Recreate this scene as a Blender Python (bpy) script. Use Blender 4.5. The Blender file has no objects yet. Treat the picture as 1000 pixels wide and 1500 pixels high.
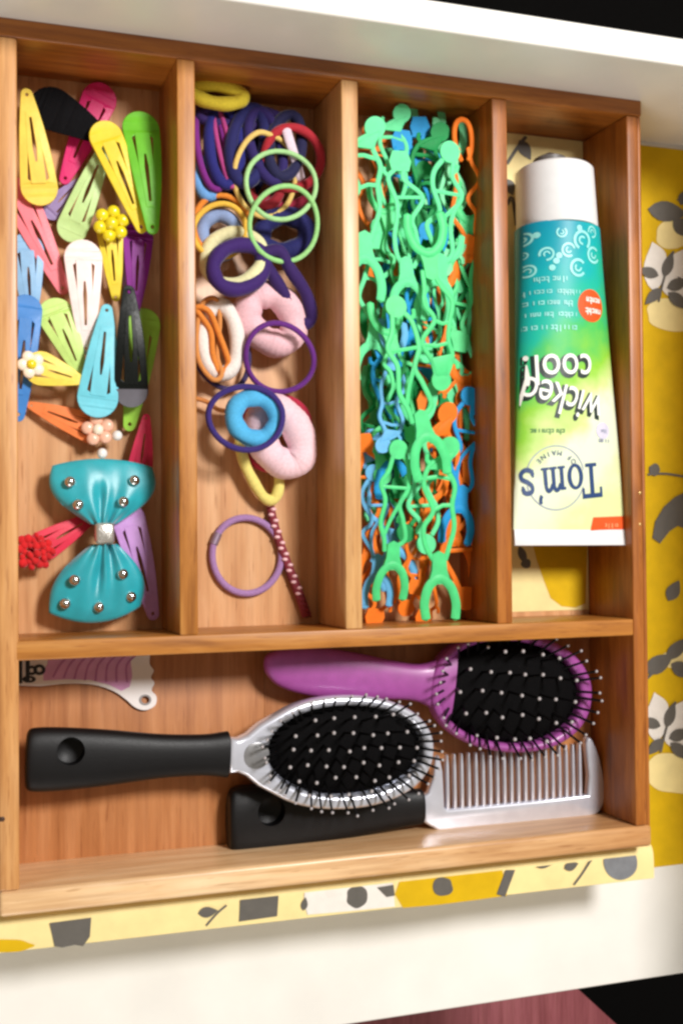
import bpy, bmesh, math, random
from mathutils import Vector, Matrix, Euler

# ------------------------------------------------------------------ camera, world, lamps, exposure
S = 0.01                                    # the script works in centimetres
scene = bpy.context.scene
COL = scene.collection
CAM = Vector((-3.13954, 15.42087, 55.07686))
ROT = Matrix(((0.94263491, -0.00886224, 0.33370779),
              (0.00150514, 0.99975022, 0.02229866),
              (-0.33382206, -0.02051722, 0.9424128)))      # world -> camera
FPX = 1754.238                              # focal length in pixels of the 1000 x 1500 photograph
cd = bpy.data.cameras.new('camera')
cam = bpy.data.objects.new('camera', cd)
COL.objects.link(cam)
cam.matrix_world = Matrix.Translation(CAM * S) @ ROT.transposed().to_4x4()
cd.sensor_fit = 'VERTICAL'
cd.sensor_height = 24
cd.lens = FPX / 1500 * 24
cd.clip_start = 0.01
cd.clip_end = 50
scene.camera = cam

world = bpy.data.worlds.new('World')
scene.world = world
world.use_nodes = True
world.node_tree.nodes['Background'].inputs[0].default_value = (1.0, 0.87, 0.66, 1)
world.node_tree.nodes['Background'].inputs[1].default_value = 0.25


def area(name, loc, target, size, power, color):
    d = bpy.data.lights.new(name, 'AREA')
    d.shape = 'DISK'
    d.size = size
    d.energy = power
    d.color = color
    o = bpy.data.objects.new(name, d)
    COL.objects.link(o)
    o.location = Vector(loc) * S
    o.rotation_euler = (Vector(target) - Vector(loc)).to_track_quat('-Z', 'Y').to_euler()
    return o


area('window_light', (51, 64, 114), (14, 13, 0), 0.27, 20.0, (1.0, 0.975, 0.95))
area('fill_light', (-30, -125, 62), (12, 18, 2), 0.8, 9.5, (1.0, 0.965, 0.925))  # added fill lamp, brightens the back panel and the tray's back wall

vs = scene.view_settings
scene.display_settings.display_device = 'sRGB'
vs.view_transform = 'Standard'
vs.look = 'None'
vs.exposure = 0.0
vs.gamma = 1.0
scene.cycles.max_bounces = 8
scene.cycles.filter_width = 2.7
try:
    scene.cycles.use_denoising = True
except Exception:
    pass

random.seed(11)
H = 4.14                                    # rim of the tray
FLOOR = -1.2                                # bottom board of the drawer


def at(u, v, z):
    """the point at height z that stands at photograph position (u, v)"""
    d = ROT.transposed() @ Vector(((u - 500) / FPX, -(v - 750) / FPX, -1.0))
    t = (z - CAM.z) / d.z
    return CAM + d * t


# ------------------------------------------------------------------ materials
def lin(c):
    o = []
    for k in c:
        k = k / 255.0
        o.append(k / 12.92 if k <= 0.04045 else ((k + 0.055) / 1.055) ** 2.4)
    return o


MATS = {}


def mat(name, rgb, rough=0.5, metal=0.0, var=0.08, vscale=2.0, bump=0.0, bscale=20.0, sss=0.0, coat=0.0, sheen=0.0,
        spec=0.5, wave=None):
    if name in MATS:
        return MATS[name]
    m = bpy.data.materials.new(name)
    m.use_nodes = True
    nt = m.node_tree
    N = nt.nodes
    L = nt.links
    b = N['Principled BSDF']
    c = lin(rgb)
    tc = N.new('ShaderNodeTexCoord')
    mp = N.new('ShaderNodeMapping')
    mp.inputs['Scale'].default_value = (100, 100, 100)
    L.new(tc.outputs['Object'], mp.inputs[0])
    no = N.new('ShaderNodeTexNoise')
    no.inputs['Scale'].default_value = vscale
    no.inputs['Detail'].default_value = 5
    L.new(mp.outputs[0], no.inputs['Vector'])
    cr = N.new('ShaderNodeValToRGB')
    cr.color_ramp.elements[0].position = 0.3
    cr.color_ramp.elements[1].position = 0.7
    cr.color_ramp.elements[0].color = [max(0, k * (1 - 2 * var)) for k in c] + [1]
    cr.color_ramp.elements[1].color = [min(1, k * (1 + var)) for k in c] + [1]
    L.new(no.outputs['Fac'], cr.inputs[0])
    L.new(cr.outputs[0], b.inputs['Base Color'])
    b.inputs['Roughness'].default_value = rough
    b.inputs['Metallic'].default_value = metal
    b.inputs['Specular IOR Level'].default_value = spec
    if sss:
        b.inputs['Subsurface Weight'].default_value = sss
        b.inputs['Subsurface Scale'].default_value = 0.002
        b.inputs['Subsurface Radius'].default_value = (1, 0.8, 0.6)
    if coat:
        b.inputs['Coat Weight'].default_value = coat
        b.inputs['Coat Roughness'].default_value = 0.15
    if sheen:
        b.inputs['Sheen Weight'].default_value = sheen
        b.inputs['Sheen Roughness'].default_value = 0.4
    if bump:
        n2 = N.new('ShaderNodeTexNoise')
        n2.inputs['Scale'].default_value = bscale
        n2.inputs['Detail'].default_value = 4
        L.new(mp.outputs[0], n2.inputs['Vector'])
        bp = N.new('ShaderNodeBump')
        bp.inputs['Strength'].default_value = bump
        bp.inputs['Distance'].default_value = 0.0006
        L.new(n2.outputs['Fac'], bp.inputs['Height'])
        L.new(bp.outputs[0], b.inputs['Normal'])
        mr = N.new('ShaderNodeMapRange')
        mr.inputs['To Min'].default_value = max(0.05, rough - 0.12)
        mr.inputs['To Max'].default_value = min(1, rough + 0.12)
        L.new(n2.outputs['Fac'], mr.inputs['Value'])
        L.new(mr.outputs[0], b.inputs['Roughness'])
    MATS[name] = m
    return m


def wood(name, axis, dark, mid, light, rough=0.42, stretch=9.0, fine=5.0, knot=0.5):
    """straight grain along one axis: broad bands, fine fibres, pores and a few figure swirls"""
    m = bpy.data.materials.new(name)
    m.use_nodes = True
    nt = m.node_tree
    N = nt.nodes
    L = nt.links
    b = N['Principled BSDF']
    tc = N.new('ShaderNodeTexCoord')
    oi = N.new('ShaderNodeObjectInfo')
    off = N.new('ShaderNodeVectorMath')
    off.operation = 'MULTIPLY_ADD'
    L.new(tc.outputs['Object'], off.inputs[0])
    off.inputs[1].default_value = (100, 100, 100)
    sc = N.new('ShaderNodeVectorMath')
    sc.operation = 'SCALE'
    sc.inputs[0].default_value = (37, 53, 71)
    L.new(oi.outputs['Random'], sc.inputs['Scale'])
    L.new(sc.outputs[0], off.inputs[2])

    def stretched(k, s):
        mp = N.new('ShaderNodeMapping')
        v = [s, s, s]
        v['xyz'.index(axis)] = s / k
        mp.inputs['Scale'].default_value = v
        L.new(off.outputs[0], mp.inputs[0])
        return mp
    warp = N.new('ShaderNodeTexNoise')
    warp.inputs['Scale'].default_value = 1.0
    warp.inputs['Detail'].default_value = 2
    L.new(stretched(4, 0.55).outputs[0], warp.inputs['Vector'])
    add = N.new('ShaderNodeVectorMath')
    add.operation = 'MULTIPLY_ADD'
    L.new(warp.outputs['Color'], add.inputs[0])
    add.inputs[1].default_value = (knot * 2,) * 3
    L.new(stretched(stretch, 1.3).outputs[0], add.inputs[2])
    n1 = N.new('ShaderNodeTexNoise')
    n1.inputs['Scale'].default_value = 1.0
    n1.inputs['Detail'].default_value = 5
    n1.inputs['Roughness'].default_value = 0.6
    L.new(add.outputs[0], n1.inputs['Vector'])
    n2 = N.new('ShaderNodeTexNoise')
    n2.inputs['Scale'].default_value = 1.0
    n2.inputs['Detail'].default_value = 3
    L.new(stretched(stretch * 2.2, fine).outputs[0], n2.inputs['Vector'])
    cr = N.new('ShaderNodeValToRGB')
    e = cr.color_ramp.elements
    e[0].position = 0.22
    e[0].color = lin(dark) + [1]
    e[1].position = 0.78
    e[1].color = lin(light) + [1]
    k = e.new(0.5)
    k.color = lin(mid) + [1]
    L.new(n1.outputs['Fac'], cr.inputs[0])
    c2 = N.new('ShaderNodeValToRGB')
    c2.color_ramp.elements[0].position = 0.3
    c2.color_ramp.elements[0].color = (0.62, 0.52, 0.45, 1)
    c2.color_ramp.elements[1].position = 0.6
    c2.color_ramp.elements[1].color = (1, 1, 1, 1)
    L.new(n2.outputs['Fac'], c2.inputs[0])
    mx = N.new('ShaderNodeMixRGB')
    mx.blend_type = 'MULTIPLY'
    mx.inputs[0].default_value = 0.55
    L.new(cr.outputs[0], mx.inputs[1])
    L.new(c2.outputs[0], mx.inputs[2])
    # pores and small dark scratches along the grain
    n3 = N.new('ShaderNodeTexNoise')
    n3.inputs['Scale'].default_value = 1.0
    n3.inputs['Detail'].default_value = 2
    L.new(stretched(stretch * 1.6, 11.0).outputs[0], n3.inputs['Vector'])
    c3 = N.new('ShaderNodeValToRGB')
    c3.color_ramp.elements[0].position = 0.63
    c3.color_ramp.elements[0].color = (1, 1, 1, 1)
    c3.color_ramp.elements[1].position = 0.72
    c3.color_ramp.elements[1].color = (0.55, 0.42, 0.32, 1)
    L.new(n3.outputs['Fac'], c3.inputs[0])
    m3 = N.new('ShaderNodeMixRGB')
    m3.blend_type = 'MULTIPLY'
    m3.inputs[0].default_value = 0.55
    L.new(mx.outputs[0], m3.inputs[1])
    L.new(c3.outputs[0], m3.inputs[2])
    L.new(m3.outputs[0], b.inputs['Base Color'])
    bp = N.new('ShaderNodeBump')
    bp.inputs['Strength'].default_value = 0.25
    bp.inputs['Distance'].default_value = 0.0004
    L.new(n2.outputs['Fac'], bp.inputs['Height'])
    L.new(bp.outputs[0], b.inputs['Normal'])
    mr = N.new('ShaderNodeMapRange')
    mr.inputs['To Min'].default_value = rough - 0.1
    mr.inputs['To Max'].default_value = rough + 0.12
    L.new(n1.outputs['Fac'], mr.inputs['Value'])
    L.new(mr.outputs[0], b.inputs['Roughness'])
    b.inputs['Coat Weight'].default_value = 0.12
    b.inputs['Coat Roughness'].default_value = 0.25
    return m


# ------------------------------------------------------------------ mesh helpers (centimetres)
class MB:
    def __init__(self):
        self.v = []
        self.f = []

    def add(self, vs_, fs_):
        o = len(self.v)
        self.v += [Vector(p) for p in vs_]
        self.f += [[i + o for i in f] for f in fs_]
        return self

    def bm(self, b):
        b.verts.ensure_lookup_table()
        b.verts.index_update()
        self.add([p.co.copy() for p in b.verts], [[p.index for p in f.verts] for f in b.faces])
        b.free()
        return self

    def box(self, x0, x1, y0, y1, z0, z1, bev=0.0, seg=2):
        b = bmesh.new()
        bmesh.ops.create_cube(b, size=1)
        for p in b.verts:
            p.co = ((x0 + x1) / 2 + p.co.x * (x1 - x0), (y0 + y1) / 2 + p.co.y * (y1 - y0), (z0 + z1) / 2 + p.co.z * (z1 - z0))
        if bev:
            bmesh.ops.bevel(b, geom=list(b.edges), offset=bev, segments=seg, profile=0.5, affect='EDGES', clamp_overlap=True)
        return self.bm(b)

    def ball(self, c, r, seg=12, squash=(1, 1, 1)):
        b = bmesh.new()
        bmesh.ops.create_uvsphere(b, u_segments=seg, v_segments=max(6, seg * 2 // 3), radius=1)
        for p in b.verts:
            p.co = (c[0] + p.co.x * r * squash[0], c[1] + p.co.y * r * squash[1], c[2] + p.co.z * r * squash[2])
        return self.bm(b)

    def tube(self, pts, r, closed=False, n=8, flat=1.0, up=None):
        """round (or flattened) section swept along points; r a number or one number per point"""
        pts = [Vector(p) for p in pts]
        m = len(pts)
        rr = r if isinstance(r, (list, tuple)) else [r] * m
        tang = []
        for i in range(m):
            if closed:
                t = pts[(i + 1) % m] - pts[i - 1]
            else:
                t = pts[min(i + 1, m - 1)] - pts[max(i - 1, 0)]
            tang.append(t.normalized() if t.length > 1e-9 else Vector((1, 0, 0)))
        upv = Vector(up) if up else None
        ref = Vector((0, 0, 1)) if abs(tang[0].z) < 0.9 else Vector((1, 0, 0))
        nrm = (ref - tang[0] * ref.dot(tang[0])).normalized()
        frames = []
        for i in range(m):
            if upv is not None:
                a = upv - tang[i] * upv.dot(tang[i])
                nrm = a.normalized() if a.length > 1e-5 else nrm
            else:
                a = nrm - tang[i] * nrm.dot(tang[i])
                nrm = a.normalized() if a.length > 1e-6 else nrm
            frames.append((nrm.copy(), tang[i].cross(nrm)))
        vv = []
        for i in range(m):
            a, bb = frames[i]
            for k in range(n):
                w = 2 * math.pi * k / n
                vv.append(pts[i] + a * (math.cos(w) * rr[i] * flat) + bb * (math.sin(w) * rr[i]))
        ff = []
        for i in range(m if closed else m - 1):
            j = (i + 1) % m
            sh = 0
            if closed and j == 0:      # match the seam of a closed ring
                best = None
                for s in range(n):
                    dd = (vv[(m - 1) * n] - vv[s]).length
                    if best is None or dd < best:
                        best, sh = dd, s
            for k in range(n):
                ff.append([i * n + k, i * n + (k + 1) % n, j * n + (k + 1 + sh) % n, j * n + (k + sh) % n])
        if not closed:
            vv.append(pts[0] - tang[0] * rr[0] * 0.5)
            vv.append(pts[-1] + tang[-1] * rr[-1] * 0.5)
            for k in range(n):
                ff.append([(k + 1) % n, k, len(vv) - 2])
                ff.append([(m - 1) * n + k, (m - 1) * n + (k + 1) % n, len(vv) - 1])
        return self.add(vv, ff)

    def loft(self, secs):
        n = len(secs[0])
        vv = [p for s in secs for p in s]
        ff = []
        for i in range(len(secs) - 1):
            for k in range(n):
                ff.append([i * n + k, (i + 1) * n + k, (i + 1) * n + (k + 1) % n, i * n + (k + 1) % n])
        ff.append(list(range(n)))
        ff.append([(len(secs) - 1) * n + k for k in reversed(range(n))])
        return self.add(vv, ff)

    def plate(self, outs, th, bev=0.0, z=0.0, seg=1):
        v, f = plate(outs, th, bev, seg)
        return self.add([(p[0], p[1], p[2] + z) for p in v], f)

    def slice(self, axis, cuts):
        b = bmesh.new()
        vs_ = [b.verts.new(p) for p in self.v]
        for f in self.f:
            try:
                b.faces.new([vs_[i] for i in f])
            except ValueError:
                pass
        no = [0, 0, 0]
        no['xyz'.index(axis)] = 1
        for c in cuts:
            co = [c if k else 0 for k in no]
            bmesh.ops.bisect_plane(b, geom=list(b.verts) + list(b.edges) + list(b.faces), plane_co=co, plane_no=no)
        self.v, self.f = [], []
        return self.bm(b)

    def warp(self, fn):
        self.v = [Vector(fn(p)) for p in self.v]
        return self

    def mesh(self, name, m, org=(0, 0, 0), smooth=True, angle=40, normals=True):
        o = Vector(org)
        me = bpy.data.meshes.new(name)
        me.from_pydata([tuple((p - o) * S) for p in self.v], [], self.f)
        b = bmesh.new()
        b.from_mesh(me)
        if normals:
            bmesh.ops.recalc_face_normals(b, faces=b.faces)
        b.to_mesh(me)
        b.free()
        if smooth:
            me.shade_smooth()
            me.set_sharp_from_angle(angle=math.radians(angle))
        me.materials.append(m)
        return me

    def build(self, name, m, parent=None, org=(0, 0, 0), smooth=True, angle=40, normals=True):
        me = self.mesh(name, m, org, smooth, angle, normals)
        ob = bpy.data.objects.new(name, me)
        COL.objects.link(ob)
        if parent:
            ob.parent = parent
        else:
            ob.location = Vector(org) * S
        return ob


def plate(outs, th, bev=0.0, seg=1):
    """a flat plate from an outline with holes, its edges rounded over by bev"""
    cu = bpy.data.curves.new('tmp', 'CURVE')
    cu.dimensions = '2D'
    cu.fill_mode = 'BOTH'
    cu.extrude = max(0.0005, th / 2 - bev)
    cu.bevel_depth = bev
    cu.bevel_resolution = seg
    cu.offset = -bev
    for o in outs:
        sp = cu.splines.new('POLY')
        sp.points.add(len(o) - 1)
        for p, q in zip(sp.points, o):
            p.co = (q[0], q[1], 0, 1)
        sp.use_cyclic_u = True
    ob = bpy.data.objects.new('tmp', cu)
    COL.objects.link(ob)
    dg = bpy.context.evaluated_depsgraph_get()
    me = bpy.data.meshes.new_from_object(ob.evaluated_get(dg))
    b = bmesh.new()
    b.from_mesh(me)
    bmesh.ops.remove_doubles(b, verts=b.verts, dist=0.002)
    b.verts.index_update()
    v = [(p.co.x, p.co.y, p.co.z + th / 2) for p in b.verts]
    f = [[p.index for p in q.verts] for q in b.faces]
    b.free()
    bpy.data.objects.remove(ob)
    bpy.data.curves.remove(cu)
    bpy.data.meshes.remove(me)
    return v, f


def glyphs(body, size, offset=0.0, align='CENTER', spacing=1.0, shear=0.0, word=1.0):
    """flat lettering: vertices (x, y) and faces"""
    cu = bpy.data.curves.new('tmp', 'FONT')
    cu.body = body
    cu.size = size
    cu.offset = offset
    cu.align_x = align
    cu.align_y = 'CENTER'
    cu.space_character = spacing
    cu.shear = shear
    cu.resolution_u = 4
    ob = bpy.data.objects.new('tmp', cu)
    COL.objects.link(ob)
    dg = bpy.context.evaluated_depsgraph_get()
    me = bpy.data.meshes.new_from_object(ob.evaluated_get(dg))
    v = [(p.co.x, p.co.y) for p in me.vertices]
    f = [list(q.vertices) for q in me.polygons]
    bpy.data.objects.remove(ob)
    bpy.data.curves.remove(cu)
    bpy.data.meshes.remove(me)
    return v, f


def spline(pts, per=6, closed=False):
    """Catmull-Rom through points"""
    P = [Vector(p) for p in pts]
    n = len(P)
    out = []
    for i in range(n if closed else n - 1):
        if closed:
            a, b, c, d = P[i - 1], P[i], P[(i + 1) % n], P[(i + 2) % n]
        else:
            a, b, c, d = P[max(i - 1, 0)], P[i], P[i + 1], P[min(i + 2, n - 1)]
        for k in range(per):
            t = k / per
            out.append(0.5 * ((2 * b) + (c - a) * t + (2 * a - 5 * b + 4 * c - d) * t * t + (3 * b - a - 3 * c + d) * t ** 3))
    if not closed:
        out.append(P[-1])
    return out


def arc(cx, cy, rx, ry, a0, a1, n):
    return [(cx + rx * math.cos(math.radians(a0 + (a1 - a0) * i / n)), cy + ry * math.sin(math.radians(a0 + (a1 - a0) * i / n)))
            for i in range(n + 1)]


def circle(cx, cy, r, n=20, ry=None):
    return arc(cx, cy, r, ry or r, 0, 360, n)[:-1]


def tag(o, label=None, cat=None, group=None, kind=None):
    if label:
        o['label'] = label
    if cat:
        o['category'] = cat
    if group:
        o['group'] = group
    if kind:
        o['kind'] = kind
    return o


def empty(name, loc, label, cat, group=None):
    o = bpy.data.objects.new(name, None)
    o.empty_display_size = 0.01
    COL.objects.link(o)
    o.location = Vector(loc) * S
    return tag(o, label, cat, group)


def place(o, a, b, length, roll=0.0):
    """lay a thing built along +Y (0..length) from point a to point b"""
    a, b = Vector(a), Vector(b)
    y = (b - a).normalized()
    x = y.cross(Vector((0, 0, 1))).normalized()
    z = x.cross(y)
    R = Matrix((x, y, z)).transposed().to_4x4() @ Matrix.Rotation(roll, 4, 'Y')
    s = (b - a).length / length
    o.matrix_world = Matrix.Translation(a * S) @ R @ Matrix.Scale(s, 4)
    return o


# ------------------------------------------------------------------ setting: dark floor, rug, drawer
m_dark = mat('dark_floor_paint', (7, 6, 6), 0.9, bump=0.3, bscale=2, spec=0.1)
b = MB().box(-150, 200, -160, 210, -42, -40)
tag(b.build('floor', m_dark, smooth=False), kind='structure')

m_rug = wood('mauve_boards', 'y', (128, 62, 70), (148, 78, 86), (162, 92, 98), rough=0.5, stretch=14)
rug = empty('wooden_step', (50, -50, -40), 'mauve stained wooden step on the dark floor below the drawer edge', 'step')
pts = [at(835, 1438, -30), at(935, 1530, -30)]
x_r = pts[0].x
bx = 12.0
xx = x_r + 2.0
edge = (pts[1] - pts[0]) / (pts[1].y - pts[0].y)      # the slanting right end
yr = lambda x: pts[0].y + (x - pts[0].x) / edge.x
MB().plate([[(bx, -60), (pts[0].x + 12, -60), (pts[0].x + 12, yr(pts[0].x + 12)), (pts[0].x, pts[0].y), (pts[0].x - 3, -18.5), (bx, -18.5)]], 1.6, 0.12, z=-31.6).build('top_board', m_rug, rug, org=(50, -50, -40))
MB().box(12, x_r - 1, -58, -20, -40, -31.7).build('step_body', m_rug, rug, org=(50, -50, -40))

m_white = mat('white_drawer_paint', (238, 235, 229), 0.38, var=0.035, vscale=0.22, bump=0.12, bscale=6, coat=0.15)
dr = empty('drawer', (16, 18, FLOOR - 2), 'white painted shallow drawer holding the wooden tray and lining paper', 'drawer')
DO = (16, 18, FLOOR - 2)
MB().box(-5, 39, -8.75, 38.4, FLOOR - 1.8, FLOOR - 0.05, 0.12, 3).build('bottom_board', m_white, dr, DO)
MB().box(-5, 37.45, 37.05, 38.35, FLOOR - 0.04, 8.6, 0.14, 3).build('back_panel', m_white, dr, DO)
MB().box(37.5, 39.0, -6.6, 38.35, FLOOR - 0.04, 15.0, 0.2, 3).build('side_shade_panel', m_white, dr, DO)  # unseen; made taller than the back panel to shade the lining paper

# ------------------------------------------------------------------ the lining paper with its printed flowers
m_mus = mat('mustard_print', (212, 172, 10), 0.7, spec=0.2, var=0.05, vscale=1.0, bump=0.15, bscale=14)
m_cream = mat('cream_print', (236, 216, 150), 0.62, var=0.04, vscale=1.0, bump=0.15, bscale=14)
m_grey = mat('charcoal_print', (92, 88, 82), 0.6, var=0.05, bump=0.1)
m_wprint = mat('white_print', (228, 222, 214), 0.6, var=0.03, bump=0.1)


def blob(u, v, ru, rv, n=12, wob=0.12, rot=0.0, seed=0):
    rnd = random.Random(seed * 7 + int(u) + int(v))
    out = []
    for i in range(n):
        a = 2 * math.pi * i / n
        r = 1 + rnd.uniform(-wob, wob)
        x, y = ru * math.cos(a) * r, rv * math.sin(a) * r
        out.append((u + x * math.cos(rot) - y * math.sin(rot), v + x * math.sin(rot) + y * math.cos(rot)))
    return [(p.x, p.y) for p in spline([(q[0], q[1], 0) for q in out], 3, True)]


def leaf(u, v, length, width, ang, n=7):
    """pointed leaf outline, base at (u, v), ang in degrees, photograph axes"""
    out = []
    a = math.radians(ang)
    for s in (1, -1):
        rng = range(n + 1) if s == 1 else range(n - 1, 0, -1)
        for i in rng:
            t = i / n
            w = width * math.sin(math.pi * t ** 0.8) * s
            x, y = length * t, w
            out.append((u + x * math.cos(a) - y * math.sin(a), v + x * math.sin(a) + y * math.cos(a)))
    return out


def stroke(ps, w):
    """thin band along points"""
    P = spline([(p[0], p[1], 0) for p in ps], 4)
    lo, hi = [], []
    for i, p in enumerate(P):
        t = (P[min(i + 1, len(P) - 1)] - P[max(i - 1, 0)]).normalized()
        nn = Vector((-t.y, t.x, 0)) * w / 2
        lo.append((p.x + nn.x, p.y + nn.y))
        hi.append((p.x - nn.x, p.y - nn.y))
    return lo + hi[::-1]


def printed(polys, z, name, m, parent, org, clip=None):
    """flat printed shapes given in photograph positions, laid on the sheet at height z"""
    ob = None
    for po in polys:
        w = [at(u, v, z) for u, v in po]
        if clip:
            w = [Vector((min(max(p.x, clip[0]), clip[1]), min(max(p.y, clip[2]), clip[3]), p.z)) for p in w]
        # each shape a sheet of its own, laid a hair above the one before
        z += .002
        ob = MB().plate([[(p.x, p.y) for p in w]], 0.002, 0, z=z).build(name, m, parent, org, smooth=False)
    return ob


LO = (36, 17, FLOOR)
ln = empty('drawer_liner', LO, 'mustard floral lining paper on the drawer bottom right of the wooden tray', 'lining paper')
MB().box(31.4, 37.4, -2.75, 36.85, FLOOR - 0.03, FLOOR + 0.01).build('paper_sheet', m_mus, ln, LO, smooth=False)
zl = FLOOR + 0.03
cl = (31.4, 37.3, -2.6, 36.7)
printed([blob(990, 344, 30, 20, 12, .15), blob(988, 462, 44, 24, 12, .15), blob(990, 966, 22, 14), blob(985, 1132, 44, 30, 12, .15), blob(1040, 830, 24, 50)], zl, 'cream_flower', m_cream, ln, LO, cl)
wf = []
for cu_, cv in ((972, 398), (975, 1058)):
    wf += [leaf(cu_ - 14, cv + 30, 74, 15, -92), leaf(cu_, cv + 18, 62, 17, -58), leaf(cu_, cv + 22, 50, 15, -12), leaf(cu_ - 2, cv + 6, 48, 15, 48),
           leaf(cu_ - 4, cv - 6, 40, 13, -110)]
printed(wf, zl + .02, 'white_flower', m_wprint, ln, LO, cl)
gl = [leaf(948, 306, 60, 15, 8), leaf(985, 322, 40, 12, 38), stroke([(948, 312), (985, 300), (1005, 290), (1020, 300)], 8), leaf(996, 300, 26, 9, -60),
      [(955, 788), (959, 764), (972, 742), (988, 728), (1012, 718), (1012, 778), (992, 770), (980, 778), (966, 796)], stroke([(948, 695), (975, 694), (1010, 700)], 3), blob(958, 688, 8, 9),
      leaf(978, 880, 34, 10, -62), leaf(944, 985, 50, 13, -32), leaf(975, 966, 46, 10, -44), leaf(982, 972, 40, 11, 30), stroke([(940, 1000), (970, 972), (1000, 940)], 4)]
for cu_, cv in ((972, 398), (975, 1058)):
    gl += [leaf(cu_, cv + 8, 40, 8, -72), leaf(cu_ + 4, cv + 24, 34, 9, -20), leaf(cu_ + 6, cv + 30, 40, 9, 40), leaf(cu_ - 4, cv + 24, 34, 8, 135),
           leaf(cu_ - 8, cv + 6, 32, 8, 200), stroke([(cu_ - 8, cv + 44), (cu_, cv + 10), (cu_ + 14, cv - 30)], 3)]
printed(gl, zl + .04, 'charcoal_leaf_print', m_grey, ln, LO, cl)

# the loose sheet that curls up in front of the tray
FO = (15, -1, FLOOR)
zs = 3.2
fl = empty('lining_paper_flap', FO, 'cream floral paper strip curling out below the pale front rim of the tray', 'lining paper')
prof = spline([(0, -0.06, -1.15), (0, -0.1, 0.6), (0, -0.14, 2.2), (0, -0.24, 2.9), (0, -0.55, 3.13), (0, -1.1, zs), (0, -1.7, zs)], 5)
mb = MB()
nx = 40
x0, x1 = -2.2, 31.7
vv, ff = [], []
for side in (0, 1):
    for i in range(nx + 1):
        x = x0 + (x1 - x0) * i / nx
        for p in prof:
            ext = 0.16 * (x / 31) * max(0, (-p.y - .6) / 1.1)
            nz = 0.02 if side else 0
            vv.append((x, p.y - ext - (0.015 if side else 0), p.z - nz))
m_ = len(prof)
A_ = (nx + 1) * m_
for i in range(nx):
    for j in range(m_ - 1):
        q = [i * m_ + j, (i + 1) * m_ + j, (i + 1) * m_ + j + 1, i * m_ + j + 1]
        ff.append(q)
        ff.append([k + A_ for k in reversed(q)])
for i in range(nx):
    ff.append([i * m_ + m_ - 1, (i + 1) * m_ + m_ - 1, A_ + (i + 1) * m_ + m_ - 1, A_ + i * m_ + m_ - 1])
for j in range(m_ - 1):
    ff.append([nx * m_ + j, nx * m_ + j + 1, A_ + nx * m_ + j + 1, A_ + nx * m_ + j])
mb.add(vv, ff)
mb.build('paper_sheet', m_cream, fl, FO)
zf = zs + .012
cf = (-2, 31.66, -1.9, -0.62)
printed([[(560, 1262), (735, 1252), (742, 1312), (700, 1318), (640, 1326), (590, 1330), (578, 1310), (585, 1290)], blob(10, 1385, 40, 9)], zf, 'mustard_patch', m_mus, fl, FO, cf)
printed([[(446, 1306), (480, 1296), (575, 1288), (578, 1328), (520, 1334), (450, 1340), (445, 1322)]], zf + .008, 'white_patch', m_wprint, fl, FO, cf)
gl = [[(73, 1352), (134, 1344), (132, 1372), (122, 1386), (110, 1384), (92, 1388), (80, 1386)], leaf(290, 1338, 30, 8, -8), stroke([(302, 1356), (318, 1338), (332, 1326)], 3),
      [(352, 1318), (408, 1310), (406, 1342), (350, 1350)], blob(522, 1313, 15, 16), leaf(444, 1334, 20, 5, -80), blob(648, 1299, 15, 14, 12, .1, .3), [(552, 1300), (576, 1296), (578, 1312), (566, 1314)],
      stroke([(733, 1312), (739, 1296), (748, 1272)], 13), leaf(784, 1268, 26, 5, -6), leaf(826, 1272, 22, 7, -20), stroke([(840, 1296), (852, 1280), (866, 1258)], 3)]
printed(gl, zf + .016, 'charcoal_leaf_print', m_grey, fl, FO, cf)
printed([blob(908, 1263, 25, 26, 16, .03)], zf + .016, 'round_grey_print', mat('blue_grey_print', (120, 122, 126), 0.6), fl, FO, cf)

# ------------------------------------------------------------------ the wooden tray
D = 37.08
X1, X2, X3 = 7.51, 15.08, 22.67
YD = 10.43
T = 0.8
TR = 0.9
honey = dict(dark=(132, 76, 24), mid=(180, 116, 46), light=(204, 144, 72))
red = dict(dark=(108, 56, 12), mid=(160, 92, 28), light=(186, 116, 44))
pale = dict(dark=(180, 126, 72), mid=(208, 158, 100), light=(224, 180, 126))
w_y = wood('honey_wood_lengthwise', 'y', **honey)
w_y_pale = wood('pale_wood_lengthwise', 'y', **pale)
w_y_red = wood('red_wood_lengthwise', 'y', **red)
w_x = wood('honey_wood_crosswise', 'x', **honey)
w_x_pale = wood('pale_wood_crosswise', 'x', **pale)
w_x_red = wood('red_wood_crosswise', 'x', **red)
w_x_front = wood('blond_wood_crosswise', 'x', (206, 158, 104), (232, 192, 144), (246, 216, 174), rough=.36)
w_left = wood('left_wall_wood', 'y', (176, 116, 62), (206, 148, 88), (222, 170, 112))
w_bot = wood('plywood_lengthwise', 'y', (200, 140, 92), (216, 164, 116), (228, 182, 138), rough=0.5, stretch=12, fine=3.2)
w_bot2 = wood('plywood_front', 'y', (160, 98, 52), (188, 124, 74), (208, 146, 96), rough=0.45, stretch=12, fine=3.0)
TO = (15.5, 18.5, FLOOR)
tr = empty('wooden_tray', TO, 'honey coloured wooden divided tray with four long bins and one front bin', 'tray')
MB().box(0, X2 + .4, YD + .4, D - .5, -0.5, 0, .02).build('bottom_panel', w_bot, tr, TO)
MB().box(X2 + .4, 30.5, YD + .4, D - .5, -0.5, -0.012, .02).build('bottom_panel', w_bot, tr, TO)
MB().box(.3, 12.4, .5, YD + .4, -0.5, 0, .02).build('bottom_panel', w_bot2, tr, TO)
MB().box(12.41, 30.5, .5, YD + .4, -0.5, -0.008, .02).build('bottom_panel', w_bot2, tr, TO)
zb = FLOOR + .02
tb = .82
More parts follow.
